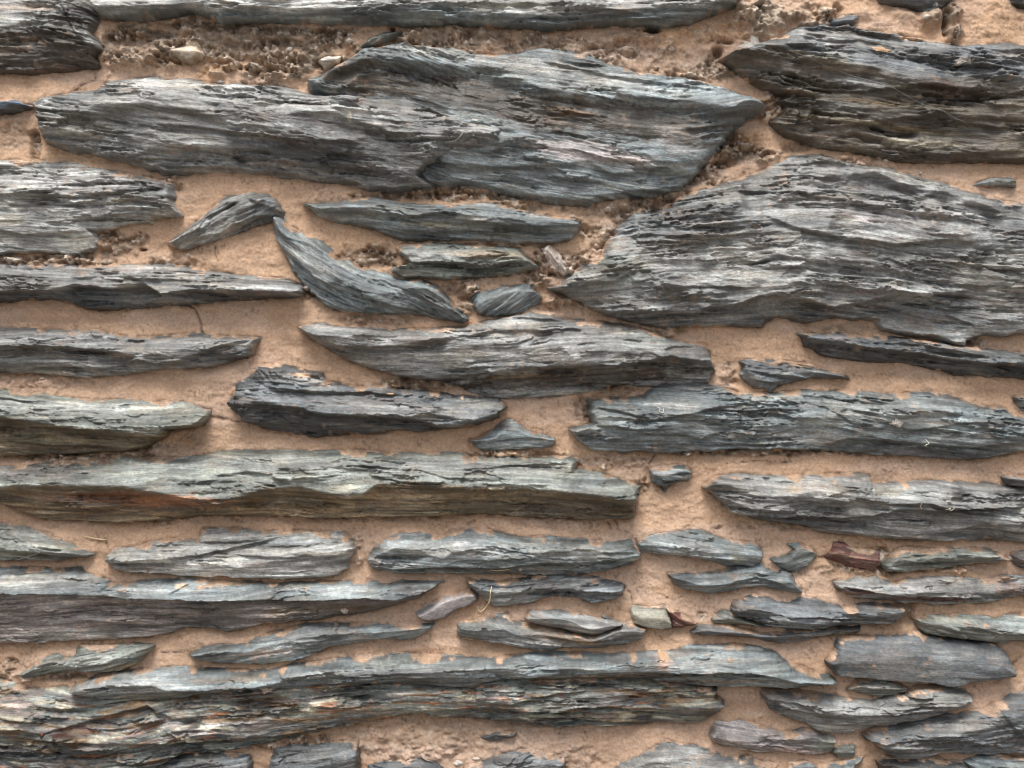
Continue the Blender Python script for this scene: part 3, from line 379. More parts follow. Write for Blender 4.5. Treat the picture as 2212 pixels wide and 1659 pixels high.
# rough, weathered places of the mortar: (centre, rx, ry, roughness, colour, colour strength, height)
def E(s, rx, ry, rough, col, cs, h=0):
    return (P(s)[0], rx/2.4578, ry/2.4578, rough, np.array(COL.get(col, (.3, .2, .13))), cs, h)
COL['dirt'] = (.135, .100, .074); COL['sand'] = (.36, .265, .185); COL['orange'] = (.52, .33, .19); COL['rose'] = (.53, .385, .30); COL['conc'] = (.245, .200, .158); COL['cement'] = (.30, .26, .21); COL['darkbrown'] = (.075, .06, .048)  # last entry is the darkest brown, laid in pits, gaps and rough patches
PATCH = [E('A0 1250,250', 800, 170, 1, 'conc', .95, 4), E('A0 1750,330', 420, 190, 1.1, 'conc', .95, 8), E('A0 1500,400', 450, 60, 1, 'sand', .5, 3), E('A0 1700,260', 380, 50, 1.2, 'dirt', .65, -3), E('A0 850,200', 200, 60, 1.2, 'dirt', .6, -4), E('A0 730,230', 90, 40, 1.2, 'darkbrown', .5, -8), E('A0 650,350', 90, 60, .9, 'conc', .5, 4), E('A0 1000,400', 350, 70, .1, 'orange', .5),
  E('A1 800,230', 560, 90, .9, 'conc', .9, 6), E('A1 1700,300', 520, 130, .7, 'conc', .8, 4), E('A1 1950,220', 280, 70, .3, 'orange', .5), E('A1 2000,430', 350, 60, .8, 'dirt', .5),
  E('A2 330,210', 260, 110, .4, 'orange', .7, 6), E('A2 650,100', 190, 120, 1.0, 'cement', .95, 34), E('A2 950,80', 170, 90, 1, 'conc', .8, 8), E('A2 1400,120', 230, 110, .15, 'rose', .6, 8), E('A2 1670,110', 70, 90, .9, 'conc', .9, 30), E('A2 1800,60', 70, 70, 1.2, 'conc', .9, 28), E('A2 1800,190', 80, 70, 1.2, 'conc', .9, 24), E('A2 1750,140', 24, 120, .3, 'darkbrown', .7, -30), E('A2 1100,60', 40, 60, .5, 'darkbrown', .5, -14), E('A2 2050,130', 230, 150, .08, 'orange', .5, 6),
  E('A2 385,300', 34, 34, .6, 'darkbrown', .9, -30), E('A2 430,240', 70, 24, .9, 'darkbrown', .7, -16), E('A1 1950,170', 45, 18, .1, 'darkbrown', .9, -50), E('A1 385,160', 16, 16, 0, 'darkbrown', .9, -40),
  E('A2 400,400', 300, 90, .8, 'conc', .85, 4), E('A2 680,640', 90, 120, 1.1, 'dirt', .7, 6), E('A2 470,880', 170, 130, .8, 'dirt', .95, -14), E('A2 330,1010', 150, 60, 1.2, 'dirt', .8, -14), E('A2 600,800', 90, 70, .3, 'orange', .6, 4), E('A2 620,930', 170, 60, 1.1, 'conc', .7, 2), E('A2 270,1060', 230, 90, 1.3, 'conc', .9, -16), E('A2 50,1200', 220, 90, 1.3, 'dirt', .8, -20), E('A1 1800,1290', 200, 70, 1.3, 'conc', .8, -14), E('A1 1650,1420', 150, 120, .9, 'conc', .7, -6), E('A2 880,880', 120, 40, .8, 'dirt', .8), E('A2 1250,960', 280, 50, .7, 'rose', .6, 3),
  E('A1 700,1165', 650, 45, 1.1, 'dirt', .8, -8), E('A0 1700,180', 500, 40, 1.2, 'dirt', .7, -8), E('A0 1150,140', 400, 30, 1.1, 'dirt', .6, -6), E('A1 1100,1230', 350, 50, .7, 'conc', .5), E('A1 1600,1350', 160, 140, .35, 'sand', .6), E('A1 1750,1250', 200, 70, 1.0, 'conc', .8, 3), E('A1 1350,1580', 170, 130, 1.3, 'dirt', .8, 2), E('A1 1560,1550', 90, 90, 1, 'dirt', .5), E('A1 260,1550', 220, 90, .9, 'dirt', .75, -2), E('A1 100,1430', 230, 90, .15, 'orange', .3), E('A1 1000,1470', 500, 22, .9, 'dirt', .6, -4),
  E('B1 750,250', 160, 60, .8, 'dirt', .5), E('B1 300,440', 350, 45, .5, 'dirt', .6), E('B1 850,300', 100, 110, .8, 'dirt', .55), E('B1 1450,350', 200, 70, .6, 'dirt', .45), E('B1 1250,190', 130, 90, 1.3, 'dirt', .8, 3),
  E('A0 90,790', 130, 150, .35, 'conc', .4), E('A0 100,700', 120, 60, .2, 'rose', .4), E('A0 200,870', 35, 160, .8, 'darkbrown', .5, -8), E('A0 500,930', 350, 60, .3, 'ochre', .35), E('A0 1030,1100', 60, 60, 1, 'dirt', .5), E('A0 700,1470', 200, 110, .9, 'darkbrown', .55, -3), E('A0 350,1560', 400, 50, 1.1, 'dirt', .75), E('A0 850,1495', 30, 16, .3, 'darkbrown', .9, -20), E('A0 1050,1560', 200, 60, .7, 'dirt', .35),
  E('B0 1850,270', 80, 90, 1.0, 'dirt', .7, -3), E('B0 200,820', 350, 60, .5, 'rose', .6), E('B0 500,1270', 500, 30, 1, 'dirt', .8), E('B0 1000,1200', 280, 60, .7, 'dirt', .5), E('B0 1050,1170', 140, 40, .1, 'orange', .6), E('B0 1120,350', 120, 30, .4, 'dirt', .4),
  E('B1 500,840', 350, 60, 1, 'dirt', .8, -2), E('B1 1700,860', 260, 40, 1, 'dirt', .75), E('B1 1530,980', 70, 120, 1, 'dirt', .55), E('B2 100,510', 130, 45, 1, 'dirt', .6), E('B2 700,1245', 700, 25, 1.1, 'dirt', .85), E('B2 1320,1390', 110, 40, .25, 'dirt', .5), E('B2 1200,500', 280, 50, .4, 'conc', .7), E('B2 450,760', 70, 130, .7, 'dirt', .4), E('B2 1920,580', 90, 40, .9, 'dirt', .5), E('B2 1800,1350', 700, 60, .2, 'rose', .6),
  E('B1 1700,1300', 350, 50, .7, 'dirt', .35), E('B1 1900,1440', 60, 70, .8, 'dirt', .4), E('B1 1100,1250', 300, 25, .8, 'sand', .5), E('C0 2130,330', 60, 120, .6, 'dirt', .4), E('C0 1300,160', 900, 40, .3, 'purple', .3), E('C1 300,165', 500, 30, .3, 'purple', .4),
  E('C1 700,1480', 900, 130, .35, 'conc', .45, 4), E('C1 1300,1420', 500, 60, .4, 'dirt', .5), E('C1 1500,1600', 150, 90, .7, 'rose', .7, 3), E('C1 500,1560', 500, 60, .7, 'rose', .5), E('C0 1700,1520', 400, 60, .9, 'dirt', .5), E('C0 60,1060', 130, 80, .9, 'dirt', .6), E('C0 300,1120', 250, 30, .9, 'dirt', .7), E('C0 1550,600', 10, 10, 0, 'dirt', 0), E('C2 1520,730', 60, 80, .4, 'dirt', .6, -10), E('C2 1300,390', 120, 80, .8, 'sand', .6), E('C2 290,760', 50, 40, .5, 'dirt', .6), E('C2 1500,460', 700, 50, .8, 'sand', .45),
  E('C0 1250,900', 250, 60, .1, 'rose', .3), E('C2 1100,210', 900, 30, .8, 'dirt', .4), E('C1 1500,160', 400, 90, .3, 'rose', .5)]
def agg(X, Y, sc, seed):
    """bedded gravel: one rounded bump per cell, with the cell's own random number"""
    cu = X/sc+.25*vn(X/9, Y/9, seed); cv = Y/(sc*.8)+.25*vn(X/9, Y/9, seed+1); tl = 0*X; best = np.full(X.shape, 9.); rid = 0*X
    for di in (-1, 0, 1):
        for dj in (-1, 0, 1):
            ix = np.floor(cu)+di; iy = np.floor(cv)+dj
            d2 = (cu-ix-.2-.6*_h(ix, iy, seed+2))**2+(cv-iy-.2-.6*_h(ix, iy, seed+3))**2
            c_ = d2 < best; best = np.where(c_, d2, best); rid = np.where(c_, _h(ix, iy, seed+4), rid)
            tl = np.where(c_, (cu-ix-.5)*(_h(ix, iy, seed+5)-.5)+(cv-iy-.5)*(_h(ix, iy, seed+6)-.5), tl)
    return np.clip((1-np.sqrt(best/(.10+.26*rid)))*2.1, 0, .9)*(1+1.6*tl), rid
def mortar_fields(X, Y):
    rough = .10+.0*X; col = np.zeros(X.shape+(3,)); base = np.array(COL['tan'])
    big = fbm(X/260, Y/150, 5, 4); med = fbm(X/40, Y/30, 9, 4)
    wig = fbm(X/38, Y/30, 77, 4)
    col[...] = base*(1+.10*big[..., None]+.10*med[..., None])
    rose = sst(fbm(X/300+9, Y/200, 15, 3), -.1, .5)[..., None]
    col = col*(1-.35*rose)+np.array(COL['rose'])*.35*rose*(1+.1*med[..., None])
    h = 0*X; patchy = .5+.75*sst(fbm(X/70, Y/38, 44, 3), -.25, .35)
    for (c, rx, ry, ro, cc, cs, hh) in PATCH:
        if abs(X.mean()-c[0]) > rx*1.8+np.ptp(X)/2+9 or abs(Y.mean()-c[1]) > ry*1.8+np.ptp(Y)/2+9: continue
        q = ((X-c[0])/rx)**2+((Y-c[1])/ry)**2
        wgt = 1-sst(np.sqrt(q)+.55*wig, .45, 1.15)
        rough = np.maximum(rough, ro*wgt)
        k = (wgt*cs*np.clip(.85+.5*med, 0, 1))[..., None]
        col = col*(1-k)+cc*k*(1+.25*med[..., None])
        h = h+hh*wgt
    rough = .10+(rough-.10)*patchy
    d1, i1 = agg(X, Y, 27, 801); d2, i2 = agg(X, Y, 13, 802)
    g1 = (rough*sst(d1, .1, .5)*(i1 > .68)*(.35+.5*(i1 > .85)))[..., None]; col = col*(1-g1)+g1*(np.array([.35, .29, .235])*(.6+.9*_h(np.floor(i1*997), 0*i1, 5)[..., None]))
    g2 = (rough*sst(d2, .1, .5)*(i2 > .86))[..., None]; col = col*(1-g2)+g2*np.array([.6, .52, .44])
    st_ = sst(fbm(X/150, Y/26, 55, 4, .6), .12, .5)[..., None]*.30; col = col*(1-st_)+st_*np.array([.30, .215, .15])
    gp = sst(fbm(X/190+4, Y/60, 56, 4)+.18*sst(Y, 900, 1300), .12, .45)[..., None]*.42; col = col*(1-gp)+gp*np.array([.56, .425, .345])
    fine = fbm(X/13, Y/9, 41, 4, .7); col = col*np.exp((.10+.75*rough)*fine)[..., None]
    return rough, col, h
def samp(F, x, y, gx0=fx0, gy0=fy0, st=FS):
    u = np.clip((x-gx0)/st, 0, F.shape[1]-1.001); v = np.clip((y-gy0)/st, 0, F.shape[0]-1.001)
    i = u.astype(int); j = v.astype(int); a = u-i; b = v-j
    return (F[j, i]*(1-a)+F[j, i+1]*a)*(1-b)+(F[j+1, i]*(1-a)+F[j+1, i+1]*a)*b
def mortar_height(X, Y, rough, h):
    z = samp(ZMs, X, Y)+h
    z = z+6*fbm(X/170, Y/70, 3, 3)+2.2*fbm(X/46, Y/20, 4, 4)+1.1*np.abs(fbm(X/60, Y/16, 6, 3))
    lump = fbm(X/26, Y/20, 21, 5, .6); pit = np.abs(fbm(X/34, Y/20, 22, 4, .6))
    z = z+rough*(24*lump-10*np.exp(-(pit/.10)**2)-4+5*vn(X/8, Y/7, 8)+9*vn(X/48, Y/17, 18, .5, .35))
    d1, i1 = agg(X, Y, 27, 801); d2, i2 = agg(X, Y, 13, 802)
    d0, i0 = agg(X, Y, 64, 803)
    z = z+rough*(11*d1*(i1 > .68)+16*d0*(i0 > .5)+4*d2*(i2 > .6))
    z = z+.5*vn(X/5, Y/5, 33)
    return z

# ------------------------------------------------------------------ mesh helpers
def W(x, y, z):
    return np.stack([(x-1250)*PX, -z*PX, CZ+(937.5-y)*PX], -1)
def new_mesh(name, co, quads, col, grain, mat, smooth=True):
    me = bpy.data.meshes.new(name)
    me.vertices.add(len(co)); me.vertices.foreach_set('co', co.astype(np.float32).ravel())
    n = len(quads); me.loops.add(n*4); me.loops.foreach_set('vertex_index', quads.astype(np.int32).ravel())
    me.polygons.add(n); me.polygons.foreach_set('loop_start', np.arange(0, n*4, 4, dtype=np.int32))
    me.polygons.foreach_set('loop_total', np.full(n, 4, dtype=np.int32))
    me.polygons.foreach_set('use_smooth', np.full(n, smooth))
    if col is not None:
        at = me.attributes.new('tint', 'FLOAT_COLOR', 'POINT')
        at.data.foreach_set('color', np.concatenate([col, np.ones((len(col), 1))], 1).astype(np.float32).ravel())
    if grain is not None:
        at = me.attributes.new('grain', 'FLOAT_VECTOR', 'POINT'); at.data.foreach_set('vector', grain.astype(np.float32).ravel())
    me.update(calc_edges=True); me.validate()
    me.materials.append(mat)
    return me
def link(name, me, label=None, cat=None, group=None, kind=None, parent=None):
    o = bpy.data.objects.new(name, me); scene.collection.objects.link(o)
    if label: o['label'] = label
    if cat: o['category'] = cat
    if group: o['group'] = group
    if kind: o['kind'] = kind
    if parent: o.parent = parent
    return o

# ------------------------------------------------------------------ materials
def nodes(name):
    m = bpy.data.materials.new(name); m.use_nodes = True; t = m.node_tree
    return m, t, t.nodes['Principled BSDF'], t.nodes.new, t.links.new
def stone_mat(name, rough, bump, fine):
    m, t, b, N, Lk = nodes(name)
    at = N('ShaderNodeAttribute'); at.attribute_name = 'tint'
    gr = N('ShaderNodeAttribute'); gr.attribute_name = 'grain'
    mp = N('ShaderNodeMapping'); mp.inputs['Scale'].default_value = (1/40, 1/2.4, 1); Lk(gr.outputs['Vector'], mp.inputs[0])
    n1 = N('ShaderNodeTexNoise'); n1.inputs['Scale'].default_value = 1; n1.inputs['Detail'].default_value = 5; n1.inputs['Roughness'].default_value = .65; Lk(mp.outputs[0], n1.inputs[0])
    mp2 = N('ShaderNodeMapping'); mp2.inputs['Scale'].default_value = (1/5, 1/3, 1); Lk(gr.outputs['Vector'], mp2.inputs[0])
    n2 = N('ShaderNodeTexNoise'); n2.inputs['Scale'].default_value = 1; n2.inputs['Detail'].default_value = 4; Lk(mp2.outputs[0], n2.inputs[0])
    r1 = N('ShaderNodeMapRange'); r1.inputs[1].default_value = .3; r1.inputs[2].default_value = .7; r1.inputs[3].default_value = 1-.45*fine; r1.inputs[4].default_value = 1+.5*fine; Lk(n1.outputs[0], r1.inputs[0])
    r2 = N('ShaderNodeMapRange'); r2.inputs[1].default_value = .3; r2.inputs[2].default_value = .7; r2.inputs[3].default_value = .80; r2.inputs[4].default_value = 1.22; Lk(n2.outputs[0], r2.inputs[0])
    mu = N('ShaderNodeMath'); mu.operation = 'MULTIPLY'; Lk(r1.outputs[0], mu.inputs[0]); Lk(r2.outputs[0], mu.inputs[1])
    vm = N('ShaderNodeVectorMath'); vm.operation = 'SCALE'; Lk(at.outputs['Color'], vm.inputs[0]); Lk(mu.outputs[0], vm.inputs['Scale'])
    Lk(vm.outputs[0], b.inputs['Base Color'])
    ad = N('ShaderNodeMath'); ad.operation = 'ADD'; Lk(n1.outputs[0], ad.inputs[0]); Lk(n2.outputs[0], ad.inputs[1])
    bp = N('ShaderNodeBump'); bp.inputs['Strength'].default_value = bump; bp.inputs['Distance'].default_value = .0012; Lk(ad.outputs[0], bp.inputs['Height'])
    Lk(bp.outputs[0], b.inputs['Normal'])
    b.inputs['Roughness'].default_value = rough; b.inputs['Specular IOR Level'].default_value = .6
    return m
M_slate = stone_mat('slate', .42, .65, .7)
M_smooth = stone_mat('dense_stone', .6, .45, .4)
m, t, b, N, Lk = nodes('mortar'); M_mortar = m
at = N('ShaderNodeAttribute'); at.attribute_name = 'tint'; gr = N('ShaderNodeAttribute'); gr.attribute_name = 'grain'
n1 = N('ShaderNodeTexNoise'); n1.inputs['Scale'].default_value = 1/6.5; n1.inputs['Detail'].default_value = 4; n1.inputs['Roughness'].default_value = .7; Lk(gr.outputs['Vector'], n1.inputs[0])
n2 = N('ShaderNodeTexVoronoi'); n2.inputs['Scale'].default_value = 1/7; Lk(gr.outputs['Vector'], n2.inputs[0])
r1 = N('ShaderNodeMapRange'); r1.inputs[1].default_value = .25; r1.inputs[2].default_value = .7; r1.inputs[3].default_value = .72; r1.inputs[4].default_value = 1.18; Lk(n1.outputs[0], r1.inputs[0])
vm = N('ShaderNodeVectorMath'); vm.operation = 'SCALE'; Lk(at.outputs['Color'], vm.inputs[0]); Lk(r1.outputs[0], vm.inputs['Scale']); Lk(vm.outputs[0], b.inputs['Base Color'])
ad = N('ShaderNodeMath'); ad.operation = 'MULTIPLY_ADD'; Lk(n2.outputs[0], ad.inputs[0]); ad.inputs[1].default_value = -.3; Lk(n1.outputs[0], ad.inputs[2])
bp = N('ShaderNodeBump'); bp.inputs['Strength'].default_value = .55; bp.inputs['Distance'].default_value = .0018; Lk(ad.outputs[0], bp.inputs['Height']); Lk(bp.outputs[0], b.inputs['Normal'])
b.inputs['Roughness'].default_value = .92; b.inputs['Specular IOR Level'].default_value = .2
def plain(name, c, rough=.8, sc=900):
    m, t, b, N, Lk = nodes(name)
    tc = N('ShaderNodeTexCoord'); n = N('ShaderNodeTexNoise'); n.inputs['Scale'].default_value = sc; n.inputs['Detail'].default_value = 3; Lk(tc.outputs['Object'], n.inputs[0])
    cr = N('ShaderNodeValToRGB'); cr.color_ramp.elements[0].position = .3; cr.color_ramp.elements[1].position = .7
    cr.color_ramp.elements[0].color = tuple(v*.6 for v in c)+(1,); cr.color_ramp.elements[1].color = tuple(min(1, v*1.25) for v in c)+(1,)
    Lk(n.outputs[0], cr.inputs[0]); Lk(cr.outputs[0], b.inputs['Base Color']); b.inputs['Roughness'].default_value = rough
    return m

# ------------------------------------------------------------------ mortar mesh (the body of the wall)
step = 3.2
ax = np.concatenate([np.array([-4200, -3000, -2000, -1300]), np.arange(-1100, -305, 12), np.arange(-300, 2800, step), np.arange(2812, 3600, 12), np.array([3800, 4500, 5500, 6700])])
ay = np.concatenate([np.array([-2600, -1800, -1200, -800, -500, -300]), np.arange(-180, 2060, step), np.array([2120, 2200, 2350, 2600, 2900, 3200, 3536])])
X, Y = np.meshgrid(ax, ay)
rough, mcol, mh = mortar_fields(X, Y)
Zm0 = mortar_height(X, Y, rough, mh)
sdv = samp(SD, X, Y)
CR = [('B0 1120,350 1150,370 1185,420 1195,460 1210,520', 1.6), ('B0 1250,1020 1330,1040 1440,1055', 1.2), ('C1 1740,190 1745,230 1800,250', 1), ('C1 1850,290 1870,340', 1.6), ('C2 970,405 1035,400', 1.2),
      ('A2 700,690 740,650', 1.5), ('A0 440,540 480,500 560,470 560,430', 1), ('B1 1930,1310 1960,1260 1990,1220', 1), ('C0 620,290 640,340', 1), ('C2 2150,1050 2200,1000', 1.2), ('B0 230,640 180,660 150,670', 1), ('B0 1260,1030 1330,1045 1440,1052', 1.3), ('C1 880,180 850,190 840,200', 1.5), ('C1 1690,190 1700,230', .9), ('A0 300,330 250,350', .8), ('C0 950,968 1040,970 1120,968', .9), ('C2 960,400 1030,402', 1), ('B1 1130,870 1180,930', .8), ('B2 430,1310 600,1290 800,1300', .8), ('C1 1770,560 1820,620 1830,690', 1), ('C1 2000,620 2080,660 2120,640', .8), ('B0 1280,0 1290,60 1300,90', .8)]
crack = np.zeros(X.shape)
for s, wd in CR:
    p = P(s)
    for i in range(len(p)-1):
        dx, dy = p[i+1]-p[i]; tt = np.clip(((X-p[i][0])*dx+(Y-p[i][1])*dy)/(dx*dx+dy*dy), 0, 1)
        dd = np.hypot(X-p[i][0]-tt*dx+2.5*vn(X/9, Y/9, 3), Y-p[i][1]-tt*dy+2*vn(X/9, Y/9, 5))
        crack = np.maximum(crack, np.exp(-(dd/(1.9*wd))**2))
# contact: a dark, broken rim where mortar meets stone; mortar dives under the stones
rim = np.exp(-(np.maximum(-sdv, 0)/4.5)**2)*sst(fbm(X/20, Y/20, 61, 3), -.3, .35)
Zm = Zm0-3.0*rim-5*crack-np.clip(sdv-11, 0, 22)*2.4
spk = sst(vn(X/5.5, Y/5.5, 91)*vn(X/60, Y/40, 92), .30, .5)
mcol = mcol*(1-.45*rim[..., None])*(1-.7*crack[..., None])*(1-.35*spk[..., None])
grit = sst(vn(X/8, Y/8, 71), .80, .92)*sst(rough, .3, .9)
mcol = mcol*(1-grit[..., None])+np.array([.62, .52, .44])*grit[..., None]
Zm = Zm+grit*3
ny, nx = X.shape
idx = np.arange(nx*ny).reshape(ny, nx)
q = np.stack([idx[:-1, :-1], idx[1:, :-1], idx[1:, 1:], idx[:-1, 1:]], -1).reshape(-1, 4)
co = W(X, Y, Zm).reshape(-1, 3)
# close the wall: back face 0.4 m behind, joined round the border
bo = np.concatenate([idx[0, :], idx[1:, -1], idx[-1, -2::-1], idx[-2:0:-1, 0]])
n0 = len(co); bk = co[bo].copy(); bk[:, 1] = .40
co = np.concatenate([co, bk, [[0, .40, CZ]]*1]); nb = len(bo)
k = np.arange(nb); q2 = np.stack([bo, bo[(k+1) % nb], n0+(k+1) % nb, n0+k], -1)
ce = n0+nb
kk = np.arange(0, nb-1, 2); q3 = np.stack([n0+kk, n0+kk+1, n0+(kk+2) % nb, np.full(len(kk), ce)], -1)
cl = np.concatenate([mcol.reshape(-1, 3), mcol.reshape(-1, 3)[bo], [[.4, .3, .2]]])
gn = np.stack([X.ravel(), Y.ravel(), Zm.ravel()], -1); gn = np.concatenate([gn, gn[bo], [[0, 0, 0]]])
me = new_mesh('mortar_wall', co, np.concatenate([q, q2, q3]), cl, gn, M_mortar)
link('mortar_wall', me, 'sandy tan mortar body of the wall filling the joints between all the slate stones', 'wall')
fi = int(np.argmin(abs(ax+300))); fj = int(np.argmin(abs(ay+180)))   # the evenly spaced part of the grid
fie = fi+len(np.arange(-300, 2800, step)); fje = fj+len(np.arange(-180, 2060, step)); ZF = Zm0[fj:fje, fi:fie]
def mortar_z(x, y):
    r, c, h = mortar_fields(x, y); return mortar_height(x, y, r, h)

# ------------------------------------------------------------------ stones
def seg_line(line, X, Y, g):
    """perpendicular offset below an authored line, with a taper at its ends; works in the stone's grain frame"""
    ca, sa = math.cos(g), math.sin(g)
    u = line[:, 0]*ca+line[:, 1]*sa; v = -line[:, 0]*sa+line[:, 1]*ca
    o = np.argsort(u); return u[o], v[o]
def build_stone(k, s):
    g = math.radians(s['g']); ca, sa = math.cos(g), math.sin(g)
    pu = s['poly'][:, 0]*ca+s['poly'][:, 1]*sa; pv = -s['poly'][:, 0]*sa+s['poly'][:, 1]*ca
    DU, DV = 3.2, 2.1
    u = np.arange(pu.min()-16, pu.max()+16, DU); v = np.arange(pv.min()-16, pv.max()+16, DV)
    U, V = np.meshgrid(u, v); Xs = U*ca-V*sa; Ys = U*sa+V*ca
    sd0 = sdist(U, V, np.stack([pu, pv], -1))
    size = math.sqrt(abs(0.5*np.sum(pu*np.roll(pv, 1)-pv*np.roll(pu, 1))))
    ragk = s['rag']*min(1, size/120)
    sd = sd0+1.6+ragk*(4.6*fbm(Xs/34, Ys/22, 100+k, 4, .5)+1.8*vn(U/11, V/5, 200+k, .6, .6)*(.5+.5*vn(U/50, V/30, 201+k)))
    # position across the stone: 0 at its top outline, 1 at its bottom outline
    ins = sd0 > 0; has = ins.any(0)
    tp = np.where(has, v[np.argmax(ins, 0)], np.nan); bt = np.where(has, v[len(v)-1-np.argmax(ins[::-1], 0)], np.nan)
    ok = np.where(has)[0]; tp = np.interp(np.arange(len(u)), ok, tp[ok]); bt = np.interp(np.arange(len(u)), ok, bt[ok])
    r = max(2, int(12/DU)); sm = lambda a, r: box(box(a[None], r, 1), r, 1)[0]
    tps, bts = sm(tp, r), sm(bt, r)
    th = np.maximum(bts-tps, 8); t_ = np.clip((V-tps)/th, -.1, 1.1)
    R = max(6, int(60/DU)); tL, bL = sm(tp, R), sm(bt, R)
    midv = np.mean((tL+bL)/2); Vg = V-(.5*((tL+bL)/2-midv))[None]          # grain follows the outline half way
    Vw = Vg+min(1, size/200)*11*fbm(U/230, Vg/80, 300+k, 3)+1.3*fbm(U/40, Vg/14, 310+k, 2)
    # large form
    H = s['H']; sm1 = 1-.75*s['smooth']
    if s['ridge'] is not None:
        lu, lv = seg_line(s['ridge'], U, V, g); pk = np.clip((np.interp(u, lu, lv)-tps)/th, .15, .85)[None]
    else: pk = np.clip(.42+.25*vn(u/140, u*0, 330+k)+.06*vn(u/30, u*0, 331+k), .12, .85)[None]
    tc = np.clip(t_, 0, 1); up_ = np.clip(tc/pk, 0, 1); dn_ = np.clip((tc-pk)/(1-pk), 0, 1)
    t0 = s['top']*.55; t1 = s['bot']*.62 if s['smooth'] < .9 else s['bot']
    tent = np.where(tc < pk, t0+(1-t0)*(1-(1-up_)**1.35), 1-(1-t1)*dn_**1.15)
    H = H*(1.0+.30*min(1, size/200))
    Z = H*tent+s['lift']+sm1*H*.13*fbm(U/130, V/45, 320+k, 3)*min(1, size/150)
    # authored ledges and facets
    for (ln, A, wd, rec) in s['L']:
        lu, lv = seg_line(ln, U, V, g)
        yl = np.interp(U, lu, lv)+2.2*fbm(U/22, V/60, 400+k, 3)+.8*vn(U/6, V/20, 410+k)
        dd = V-yl
        tap = sst(U, lu[0]-6, lu[0]+min(50, (lu[-1]-lu[0])*.3))*(1-sst(U, lu[-1]-min(50, (lu[-1]-lu[0])*.3), lu[-1]+6))
        wd_ = wd/2.4578*1.1
        st = sst(dd, 0, max(wd_, 2.5))
        f = (1-st)*.5*np.exp(np.minimum(dd, 0)/(rec/2.4578*1.4))-st*.5*np.exp(-np.maximum(dd-wd_, 0)/(rec/2.4578))
        amp = A*1.35*(1+.35*vn(U/40, V*0, 420+k))
        Z = Z+amp*f*tap
    # lamination: layers of uneven depth, sharp across the grain and long along it
    lam = s['lam']*min(1.05, .85+size/500)
    mod = .16+1.20*sst(fbm(U/110, V/30, 500+k, 3), -.25, .45)
    lay = 3.4*vn(U/210, Vw/19, 510+k, .4, .22)+2.4*vn(U/120+Vw*.05, Vw/8, 520+k, .4, .3)+1.4*vn(U/70, Vw/4.3, 530+k, .5, .45)
    saw = (Vw/26+1.6*fbm(U/130, Vw/50, 540+k, 3)); sw = saw-np.floor(saw)
    sw = np.where(sw < .84, sw/.84, (1-sw)/.16)
    lay = lay+2.6*(sw-.5)*sst(fbm(U/70, Vw/25, 550+k, 2), -.35, .45)
    lay = lay+.8*fbm(U/14, Vw/6, 560+k, 3)
    # spalled facets: flat pieces broken off at slightly different tilts
    cu, cv = (U+26*fbm(U/50, V/14, 561+k, 3))/125, (Vw+4*fbm(U/30, V/12, 562+k, 3))/20
    best = np.full(U.shape, 9.); fac = 0*U
    for di in (-1, 0, 1):
        for dj in (-1, 0, 1):
            ix = np.floor(cu)+di; iy = np.floor(cv)+dj
            px = ix+.15+.7*_h(ix, iy, 563+k); py = iy+.15+.7*_h(ix, iy, 564+k)
            d2 = (cu-px)**2+(cv-py)**2; c_ = d2 < best; best = np.where(c_, d2, best)
            fac = np.where(c_, (_h(ix, iy, 565+k)-.5)*5+(cu-px)*(_h(ix, iy, 566+k)-.5)*9+(cv-py)*(_h(ix, iy, 567+k)-.42)*17, fac)
    lay = lay+fac*.85
    # flaked sheets: broad flat levels ending in sharp broken steps
    q_ = 3.4*(fbm(U/210, Vw/42, 571+k, 2)+.30*fbm(U/44, Vw/15, 572+k, 4, .6)); qf = q_-np.floor(q_)
    lay = lay+(np.floor(q_)+sst(qf, .44, .56)-q_*.45)*6.4
    q_ = 2.6*(fbm(U/120, Vw/20, 573+k, 2)+.25*fbm(U/25, Vw/9, 574+k, 3, .6)); qf = q_-np.floor(q_)
    lay = lay+(np.floor(q_)+sst(qf, .40, .60)-q_*.7)*2.0
    # fine splits: thin dark cracks running along the grain
    cn = fbm(U/260, Vw/15, 580+k, 3); cn2 = fbm(U/150, Vw/8, 585+k, 2)
    split = np.exp(-(cn/.075)**2)*sst(fbm(U/110, Vw/22, 581+k, 2), -.1, .2)+.6*np.exp(-(cn2/.09)**2)*sst(fbm(U/80, Vw/18, 586+k, 2), 0, .3)
    split = np.clip(split, 0, 1)*sm1
    lay = lay-4.2*split
    Z = Z+lam*mod*lay*sm1+.5*s['smooth']*fbm(U/9, V/8, 570+k, 3)
    # edges: gentle where the mortar laps the top, steep below; the skirt dives into the mortar
    zb = samp(ZF, Xs, Ys, ax[fi], ay[fj], step)
    wd_ = s['wt']*.42+(s['wb']*.8-s['wt']*.42)*sst(t_, .35, .75)
    pr = np.clip(sd/np.maximum(wd_, 2), 0, 1); pr = 1-(1-pr)**1.2
    Z = np.where(sd > 0, (zb-.5)*(1-pr)+np.maximum(Z, zb+2.5)*pr, zb-.5+sd*2.6)
    # rock colour and stains, with the shade of undersides and hollows painted in
    base = np.array(s['c']); C = np.ones(U.shape+(3,))*base
    if s['low'] is not None and s['ridge'] is not None:  # low: underside tone, in part shade of the down-facing side painted in
        lu, lv = seg_line(s['ridge'], U, V, g)
        kf = sst(V-np.interp(U, lu, lv)+5*fbm(U/25, V/9, 600+k, 3), -3, 8)[..., None]
        C = C*(1-kf)+np.array(s['low'])*kf
    elif s['low'] is not None:
        kf = sst(t_+.2*fbm(U/30, V/12, 600+k, 3), .5, .7)[..., None]; C = C*(1-kf)+np.array(s['low'])*kf
